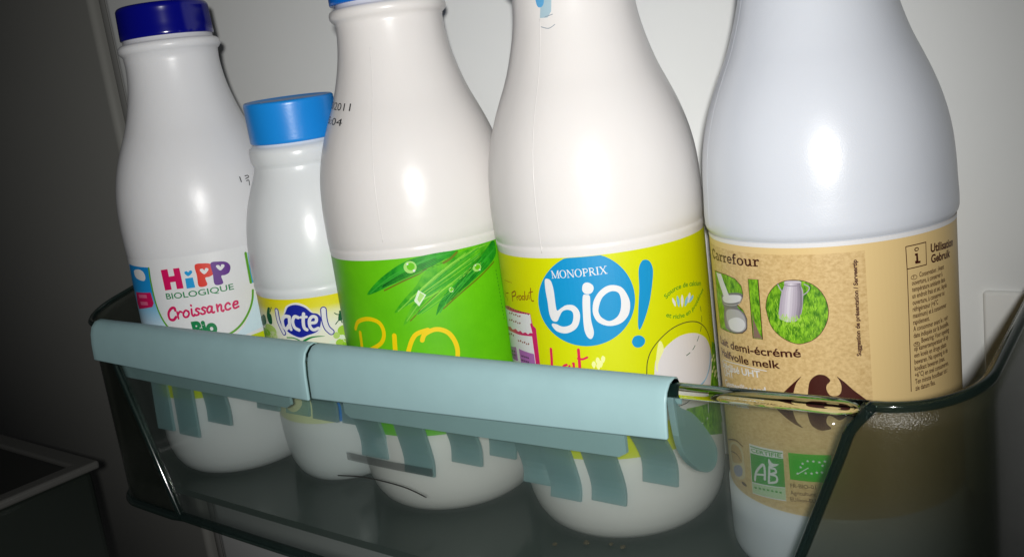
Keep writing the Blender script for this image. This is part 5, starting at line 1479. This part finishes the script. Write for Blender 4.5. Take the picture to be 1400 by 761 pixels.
 ('S','grass_light',3,[(-6.21,101.54),(-6.07,102.51)],0.16,0),
 ('S','grass_light',3,[(-8.73,101.61),(-8.68,102.58)],0.16,0),
 ('S','grass_dark',3,[(-9.79,97.17),(-10,98.14)],0.16,0),
 ('S','grass_dark',3,[(-5.42,104.96),(-4.99,105.92)],0.16,0),
 ('S','grass_dark',3,[(-15.02,96.21),(-15.35,97.18)],0.17,0),
 ('S','grass_light',3,[(-14.99,94.64),(-14.91,95.64)],0.17,0),
 ('S','grass_dark',3,[(-18.83,105.58),(-19.09,106.55)],0.17,0),
 ('S','grass_light',3,[(-7.88,110.19),(-7.94,111.15)],0.16,0),
 ('S','grass_light',3,[(-16.17,101.11),(-16.12,102.1)],0.17,0),
 ('S','grass_light',3,[(-12.67,99.63),(-12.36,100.62)],0.16,0),
 ('S','grass_dark',3,[(-4.9,108.04),(-5.25,109.01)],0.16,0),
 ('S','grass_dark',3,[(-8.5,96.17),(-8.81,97.15)],0.17,0),
 ('S','grass_light',3,[(-15.68,96.5),(-16.05,97.46)],0.16,0),
 ('S','grass_light',3,[(-21.46,101.19),(-21.56,102.18)],0.17,0),
 ('S','grass_light',3,[(-20.42,97.36),(-20.51,98.35)],0.17,0),
 ('S','grass_light',3,[(-14.83,97.36),(-15.04,98.33)],0.16,0),
 ('S','grass_light',3,[(-8.49,105.33),(-8.79,106.3)],0.16,0),
 ('S','grass_light',3,[(-13.25,99.25),(-13.17,100.23)],0.16,0),
 ('S','grass_dark',3,[(-21.72,103.46),(-21.32,104.49)],0.17,0),
 ('S','grass_light',3,[(-10.88,101.26),(-10.72,102.25)],0.17,0),
 ('S','grass_light',3,[(-7.31,105.61),(-7.28,106.57)],0.16,0),
 ('S','grass_light',3,[(-11.01,94.75),(-11.32,95.73)],0.17,0),
 ('S','grass_light',3,[(-20.29,102.53),(-20.37,103.52)],0.17,0),
 ('S','grass_light',3,[(-5.67,97.97),(-5.66,98.95)],0.17,0),
 ('S','grass_light',3,[(-14.51,101.3),(-14.47,102.29)],0.17,0),
 ('S','grass_light',3,[(-16.25,97.76),(-15.76,98.79)],0.17,0),
 ('S','grass_dark',3,[(-11.8,97.13),(-12,98.1)],0.16,0),
 ('S','grass_light',3,[(-7.79,95.5),(-7.98,96.48)],0.16,0),
 ('S','grass_dark',3,[(-5.8,109.83),(-5.36,110.78)],0.16,0),
 ('S','grass_dark',3,[(-3.32,106.82),(-3.27,107.78)],0.16,0),
 ('S','grass_dark',3,[(-2.95,103.96),(-2.49,104.9)],0.16,0),
 ('S','grass_light',3,[(-3.21,102.71),(-2.95,103.67)],0.16,0),
 ('S','grass_light',3,[(-14.34,96.66),(-14.3,97.66)],0.17,0),
 ('S','grass_dark',3,[(-10.7,99.5),(-10.7,100.48)],0.16,0),
 ('S','grass_light',3,[(-17.27,96.26),(-16.91,97.28)],0.17,0),
 ('S','grass_dark',3,[(-8.29,98.62),(-8.28,99.59)],0.16,0),
 ('S','grass_light',3,[(-10.51,97.06),(-10.64,98.04)],0.17,0),
 ('S','grass_light',3,[(-18.81,96.93),(-18.86,97.92)],0.17,0),
 ('S','grass_dark',3,[(-9.39,99.07),(-9.35,100.05)],0.16,0),
 ('S','grass_dark',3,[(-7.42,103.89),(-7.56,104.86)],0.16,0),
 ('S','grass_dark',3,[(-21.54,100.96),(-21.18,101.99)],0.16,0),
 ('S','grass_light',3,[(-5.57,106.88),(-5.84,107.85)],0.16,0),
 ('S','grass_light',3,[(-19.08,104.82),(-18.53,105.84)],0.16,0),
 ('S','grass_dark',3,[(-2.67,103.64),(-2.74,104.6)],0.16,0),
 ('S','grass_light',3,[(-6.27,105.13),(-6.63,106.1)],0.16,0),
 ('S','grass_light',3,[(-17.39,101.07),(-17.21,102.07)],0.16,0),
 ('S','grass_dark',3,[(-13.06,95.47),(-13.07,96.46)],0.17,0),
 ('S','grass_dark',3,[(-12.18,101.66),(-12.55,102.63)],0.17,0),
 ('S','grass_light',3,[(-8.03,103.95),(-8.19,104.92)],0.16,0),
 ('S','grass_dark',3,[(-6.9,97.28),(-6.83,98.26)],0.16,0),
 ('S','grass_dark',3,[(-8.05,110.29),(-8.42,111.25)],0.16,0),
 ('S','grass_light',3,[(-5.73,101.88),(-5.31,102.84)],0.16,0),
 ('S','grass_light',3,[(-6.3,107.62),(-6.02,108.58)],0.16,0),
 ('S','grass_light',3,[(-5.5,111.36),(-5.52,112.32)],0.16,0),
 ('S','grass_light',3,[(-9.17,96.25),(-9.47,97.23)],0.17,0),
 ('S','grass_dark',3,[(-13.13,98.71),(-12.62,99.72)],0.17,0),
 ('S','grass_light',3,[(-9.2,99.17),(-9.56,100.14)],0.16,0),
 ('S','grass_dark',3,[(-19.58,101.36),(-19.99,102.31)],0.16,0),
 ('T','brown',3,'Lait demi-écrémé',(-54.15,85.79),(-11.55,88.36),2.89,0,0.02),
 ('T','brown',3,'Halfvolle melk',(-53.81,81.29),(-19.28,83.56),2.77,0,0.02),
 ('S','lac_white',3,[(-53.04,79.5),(-38.01,81.52),(-25.05,81.83)],0.31,1),
 ('T','lac_white',3,'Stérilisé UHT',(-54.08,76.4),(-27.8,78.82),2.47,0,0.02),
 ('T','lac_white',3,'UHT',(-52.36,73.42),(-43.37,74.92),2.58,0,0.02),
 ('T','lac_white',3,'Gesteriliseerd',(-52.55,69.33),(-25.73,72.96),2.6,0,0.02),
 ('T','lac_white',3,'UHT melk',(-52.73,61.79),(-34.74,65.49),2.55,0,0.03),
 ('C','brown',3,[(-10.48,72.66),(-9.62,78.6),(-8.3,80.96),(-6.32,82.23),(-4.07,82.01),(-2.51,80.51),(-2.8,79.52),(-3.68,78.57),(-3.85,76.9),(-2.99,75.03),(-1.52,74.53),(-0.2,74.8),(0.8,76.02),(1,78.29),(0.47,80.17),(-0.23,81.55),(2.1,79.49),(4.9,76.44),(7.75,73.74),(9.16,71.95),(6.82,70.41),(2.94,67.81),(-0.15,65.8),(-2.33,67.07),(-3.73,67.48),(-4.49,66.11),(-4.44,64.5),(-3.1,62.84),(-4.89,62.11),(-7,62.02),(-9.43,63.39),(-10.45,65.87),(-10.82,69.24)],4),
 ('C','brown',3,[(-11.98,81.39),(-14.12,79.54),(-17.02,76.7),(-19.6,74.02),(-22.08,71.27),(-22.29,68.64),(-19.98,66.42),(-17.5,64.64),(-15.07,63.24),(-12.68,62.41),(-14.58,64.38),(-15.63,67.05),(-15.92,70.01),(-15.62,73.04),(-14.75,76.53),(-13.76,78.94)],4),
 ('P','lac_white',3,[[(-36.7,51.25),(-20.89,52.46),(-21.06,32.98),(-37.18,31.15)]]),
 ('P','ab_green',4,[[(-36.48,47.65),(-20.9,49.49),(-21,38.4),(-36.78,35.98)]]),
 ('P','ab_green',4,[[(-36.25,50.57),(-21.13,51.75),(-21.11,51.4),(-36.24,50.16)]]),
 ('T','ab_green',4,'CERTIFIÉ',(-35.73,48.35),(-21.65,49.78),1.39,0,0.02),
 ('S','lac_white',5,[(-34.98,37.31),(-33.97,40.65),(-31.54,43.71),(-29.73,44.93),(-29.42,42.52),(-29.75,39.23)],1.03,1),
 ('S','lac_white',5,[(-34.05,39.93),(-29.57,41.02)],0.75,1),
 ('S','lac_white',5,[(-27.07,44.99),(-27.95,38.4)],0.94,1),
 ('S','lac_white',5,[(-27.11,44.53),(-24.84,44.67),(-24.46,43.41),(-27.08,42.05)],0.82,1),
 ('S','lac_white',5,[(-27.08,42.05),(-24.35,41.87),(-24.52,39.79),(-27.68,38.48)],0.83,1),
 ('C','lac_white',5,[(-27.04,48.15),(-25.65,46.71),(-22.96,46.91),(-24.76,45.59),(-26.81,45.06),(-27.45,46.47)],4),
 ('P','ab_pale',4,[[(-36.77,35.51),(-20.97,38.14),(-21.16,33.41),(-37,31.5)]]),
 ('S','ab_green',5,[(-35.62,34.06),(-34.31,34.34)],0.77,0),
 ('S','ab_green',5,[(-33.3,34.55),(-32.08,34.77)],0.76,0),
 ('S','ab_green',5,[(-31.14,34.94),(-29.99,35.12)],0.76,0),
 ('S','ab_green',5,[(-29.1,35.26),(-28.02,35.41)],0.75,0),
 ('S','ab_green',5,[(-27.17,35.52),(-26.13,35.64)],0.75,0),
 ('S','ab_green',5,[(-25.32,35.73),(-24.33,35.81)],0.74,0),
 ('S','ab_green',5,[(-23.55,35.88),(-22.59,35.95)],0.74,0),
 ('P','eu_green',3,[[(-18.89,52.27),(-3.73,52.99),(-4.34,42.58),(-18.83,42.01)]]),
 ('STAR','lac_white',4,(-13.74,48.85),0.62),
 ('STAR','lac_white',4,(-11.91,50.09),0.61),
 ('STAR','lac_white',4,(-9.91,50.19),0.62),
 ('STAR','lac_white',4,(-7.87,50.07),0.61),
 ('STAR','lac_white',4,(-5.98,50.51),0.61),
 ('STAR','lac_white',4,(-6.86,48.85),0.61),
 ('STAR','lac_white',4,(-14.55,47.41),0.62),
 ('STAR','lac_white',4,(-15.86,44.78),0.63),
 ('STAR','lac_white',4,(-12.91,45.41),0.62),
 ('STAR','lac_white',4,(-10.8,45.51),0.62),
 ('STAR','lac_white',4,(-8.98,46.06),0.62),
 ('STAR','lac_white',4,(-7.21,46.3),0.61),
 ('S','lac_white',4,[(-15.7,44.72),(-13.59,46.24),(-11.88,47.48)],0.31,1),
 ('T','brown',3,'FR-BIO-01',(-18.89,38.96),(-9.58,39.77),1.43,0,0.01),
 ('T','brown',3,'Agriculture',(-19.1,36.14),(-9.75,37.02),1.44,0,0.01),
 ('T','brown',3,'EU/non-EU',(-19.3,33.48),(-9.92,34.43),1.45,0,0.01),
 ('C','stamp',3,[(-56.18,43.07),(-49.29,47.5),(-43.92,48.33),(-41.23,46.5),(-41.05,42.37),(-41.08,36.73),(-44.56,33.84),(-50.17,33.03),(-53.1,35.65),(-55.46,39.5)],5),
 ('C','kraft2',4,[(-52.69,44.02),(-48.87,46.72),(-45.04,47.22),(-42.62,45.53),(-42.53,41.82),(-46.41,39.85),(-51.28,38.35),(-52.74,40.63)],5),
 ('C','stamp_blue',4,[(-50.9,36.58),(-45.47,39.51),(-42.83,38.89),(-43.75,35.93),(-47.59,33.88),(-50.97,34.14)],5),
 ('S','brown',5,[(-52.71,42.33),(-46.74,43.51),(-43.18,42.04)],0.41,1),
 ('S','brown',5,[(-56.19,45.73),(-46.67,49.2),(-40.91,48.7)],0.51,1),
 ('E','brown',4,(-42.49,32.87),2,0.71,12),
 ('V','brown',3,'Suggestion de présentation / Serveertip',(7.92,88.35),(8.22,121.46),1.34),
 ('S','brown',3,[(25.08,123.29),(33.54,123.25),(33.43,115.65),(25.22,115.7),(25.08,123.29)],0.32,0),
 ('S','brown',3,[(25.22,115.7),(25.09,99.48),(24.63,73.09)],0.28,0),
 ('E','brown',3,(29.35,121.65),0.96,0.7,14),
 ('E','tan',4,(29.35,121.65),0.58,0.38,12),
 ('IB','brown',3,[(28.6,120.31),(29.76,120.32),(29.91,117.55),(30.8,117.52),(30.76,116.75),(28.6,116.86),(28.46,117.83),(29.04,117.87),(29.04,119.6),(28.56,119.61),(28.6,120.31)]),
 ('T','brown',3,'Utilisation',(35.67,119.36),(50.95,118.39),2.71,0,0.03),
 ('T','brown',3,'Gebruik',(35.69,115.72),(47.85,115.21),2.62,0,0.03),
 ('TL','brown',3,'    Conservation : Avant',(26.84,112.09),1.64,0.62),
 ('TL','brown',3,'ouverture, à conserver à',(26.81,109.85),1.64,0.62),
 ('TL','brown',3,'température ambiante dans',(26.78,107.6),1.64,0.62),
 ('TL','brown',3,'un endroit frais et sec. Après',(26.75,105.34),1.65,0.62),
 ('TL','brown',3,'ouverture, à conserver au',(26.72,103.08),1.66,0.62),
 ('TL','brown',3,'réfrigérateur (+6°C',(26.68,100.81),1.66,0.62),
 ('TL','brown',3,'maximum) et à consommer',(26.65,98.53),1.67,0.62),
 ('TL','brown',3,'rapidement.',(26.62,96.25),1.67,0.62),
 ('TL','brown',3,'A consommer avant le : voir',(26.59,93.96),1.68,0.62),
 ('TL','brown',3,'date indiquée sur la bouteille.',(26.56,91.66),1.68,0.62),
 ('TL','brown',3,'    Bewaring: Voor opening',(26.52,89.36),1.69,0.62),
 ('TL','brown',3,'op kamertemperatuur of op',(26.49,87.05),1.69,0.62),
 ('TL','brown',3,'een koele en droge plaats',(26.46,84.73),1.7,0.62),
 ('TL','brown',3,'bewaren. Na opening in de',(26.43,82.41),1.7,0.62),
 ('TL','brown',3,'koelkast bewaren (max.',(26.39,80.08),1.7,0.62),
 ('TL','brown',3,'+6°C) en snel consumeren.',(26.36,77.74),1.71,0.62),
 ('TL','brown',3,'Ten minste houdbaar tot :',(26.33,75.4),1.71,0.62),
 ('TL','brown',3,'zie datum fles.',(26.3,73.04),1.73,0.62),
 ('S','brown',3,[(29.04,112.37),(28.77,111.97),(28.14,111.76),(27.39,111.81),(26.8,112.11),(26.59,112.53),(26.84,112.93),(27.46,113.15),(28.21,113.1),(28.82,112.8),(29.04,112.37)],0.19,1),
 ('S','brown',3,[(28.96,89.12),(28.7,88.72),(28.06,88.52),(27.29,88.59),(26.69,88.9),(26.48,89.35),(26.74,89.75),(27.36,89.96),(28.13,89.89),(28.74,89.57),(28.96,89.12)],0.21,1),
 ('TL','brown',3,'F',(27.5,112.12),1.1,0.8),
 ('TL','brown',3,'NL',(27.12,88.96),1,0.8),
],
}


def seam_strip(prof, ang, z0, z1, mat, root, w=0.30, h=0.075):
    secs = []
    N = 60
    for i in range(N + 1):
        z = z0 + (z1 - z0) * i / N
        r = prof_r(prof, z)
        da = w / r
        secs.append([((r + q) * math.sin(ang + d), -(r + q) * math.cos(ang + d), z) for d, q in ((-da, -0.3), (-da * .5, h * .8), (0, h), (da * .5, h * .8), (da, -0.3))])
    g = sweep_geo(secs)
    o = mesh_obj('mould_seam', g[0], g[1], mat, root); fix_normals(o)

def make_bottle(name, label, xy, prof, mat, cap=None, capmat=None, lab=None, seams=(), lean=0.0, foot=0.0):
    d = Vector((CAM.x - xy[0], CAM.y - xy[1]))
    rz = math.atan2(d.x, -d.y)
    root = tag(empty(name, (xy[0], xy[1], foot * math.sin(lean)), rz), label, 'milk bottle')
    root.rotation_euler = (lean, 0, rz)
    g = lathe_geo(prof, 128)
    body = mesh_obj('body', g[0], g[1], mat, root)
    if cap:
        g = cap_geo(*cap)
        c = mesh_obj('cap', g[0], g[1], capmat, root)
        c.data.polygons.foreach_set('use_smooth', [not cap[3]] * len(c.data.polygons)) if False else None
    for a, z0, z1 in seams:
        seam_strip(prof, a, z0, z1, mat, body)
    if lab is not None:
        build_label(lab, prof, root)
    return root

GP = bottle_body('groove')
def with_collar(p, dz=0.0): return p + [(z + dz, r) for z, r in COLLAR]
make_bottle('milk_bottle', 'white milk bottle with navy blue screw cap and white label, farthest from the camera', (-430.7, -40.9),
            with_collar(bottle_body('plain'), 3.0), M['milk_grey'], (237.8, 17.0, 24.2, True, 240, 0.4, 2.6), M['cap_navy'], 0)
make_bottle('milk_bottle', 'smallest white milk bottle, with wide sky blue cap and dark blue oval on label', (-354.2, -30.7),
            SMALL, M['milk_clean'], (176.9, 20.0, 21.9, True, 260, -0.2, 1.5, 0.12), M['cap_sky'], 1, (), math.radians(3.0), 24.0)
make_bottle('milk_bottle', 'white milk bottle with green label of wet grass blades and yellow lettering', (-279.3, -27.3),
            with_collar(GP), M['milk_warm'], (234.4, 17.0, 25.6, True, 240), M['cap_blue'], 2, [(-0.40, 132, 214)])
make_bottle('milk_bottle', 'white milk bottle with yellow green label showing a bright blue disc and exclamation mark', (-186.2, -17.1),
            with_collar(GP), M['milk_warm'], (234.4, 17.0, 25.6, True, 240), M['cap_blue'], 3, [(-0.55, 126, 214)])
make_bottle('milk_bottle', 'bluish white milk bottle with brown kraft label and grass-filled letters', (-91.3, -8.2),
            with_collar(bottle_body('overhang')), M['milk_cool'], (234.4, 17.0, 25.6, True, 240), M['cap_blue'], 4, [(-1.18, 128.5, 214), (1.62, 129, 222)])

clip('bottle_clip', 'shorter frosted blue green clip on the far end of the tray rim', -472, -289.2, -471, -317,
     [(-437, 15, -86.0, 30, 0), (-416, 18, -85.5, 29, 0), (-396, 20, -79, 36, 0), (-370, 18, -66, 42, 4), (-349, 18, -64, 41, 4), (-327, 18, -65, 41, 4), (-305, 16, -66, 42, 4)],
     lambda x: 71.5 - 2.8 * (x + 474) / 184, None)
clip('bottle_clip', 'longer frosted blue green clip on the tray rim in front of the green labelled bottles', -287, -114, -280, -137,
     [(-288, 17, -71.5, 30, 0), (-260, 18, -71.8, 26, 0), (-233, 17, -69, 34, 0), (-219, 14, -61, 36, 4), (-203, 14, -60, 26, 0), (-187, 15, -62.5, 23, 0), (-166, 16, -62.5, 25, 0), (-143, 15, -60, 36, 4)],
     lambda x: 70 + 4.2 * (x + 287) / 176, [(-93, 86), (-89, 81), (-80, 75), (-70, 64), (-65.5, 56), (-68, 51), (-75, 51.5), (-84, 58), (-90, 66), (-92.5, 76)])

for x, y, r in ((-196, -63, 1.5), (-184, -57, 1.9), (-174, -53.5, 1.3), (-168, -54, 1.7), (-158, -66, 1.0), (-134, -60, 1.2)):
    bm = bmesh.new()
    bmesh.ops.create_icosphere(bm, subdivisions=2, radius=r * 0.75 * S)
    for v in bm.verts:
        v.co *= random.uniform(0.7, 1.2); v.co.z *= 0.6
    me = bpy.data.meshes.new('crumb'); bm.to_mesh(me); bm.free()
    me.materials.append(M['crumb'])
    o = bpy.data.objects.new('crumb', me); coll.objects.link(o); o.location = (x * S, y * S, r * 0.5 * S)
    tag(o, 'tiny brown crumb lying on the smoked tray floor before the yellow green label bottle', 'crumb', 'crumbs on the tray floor')
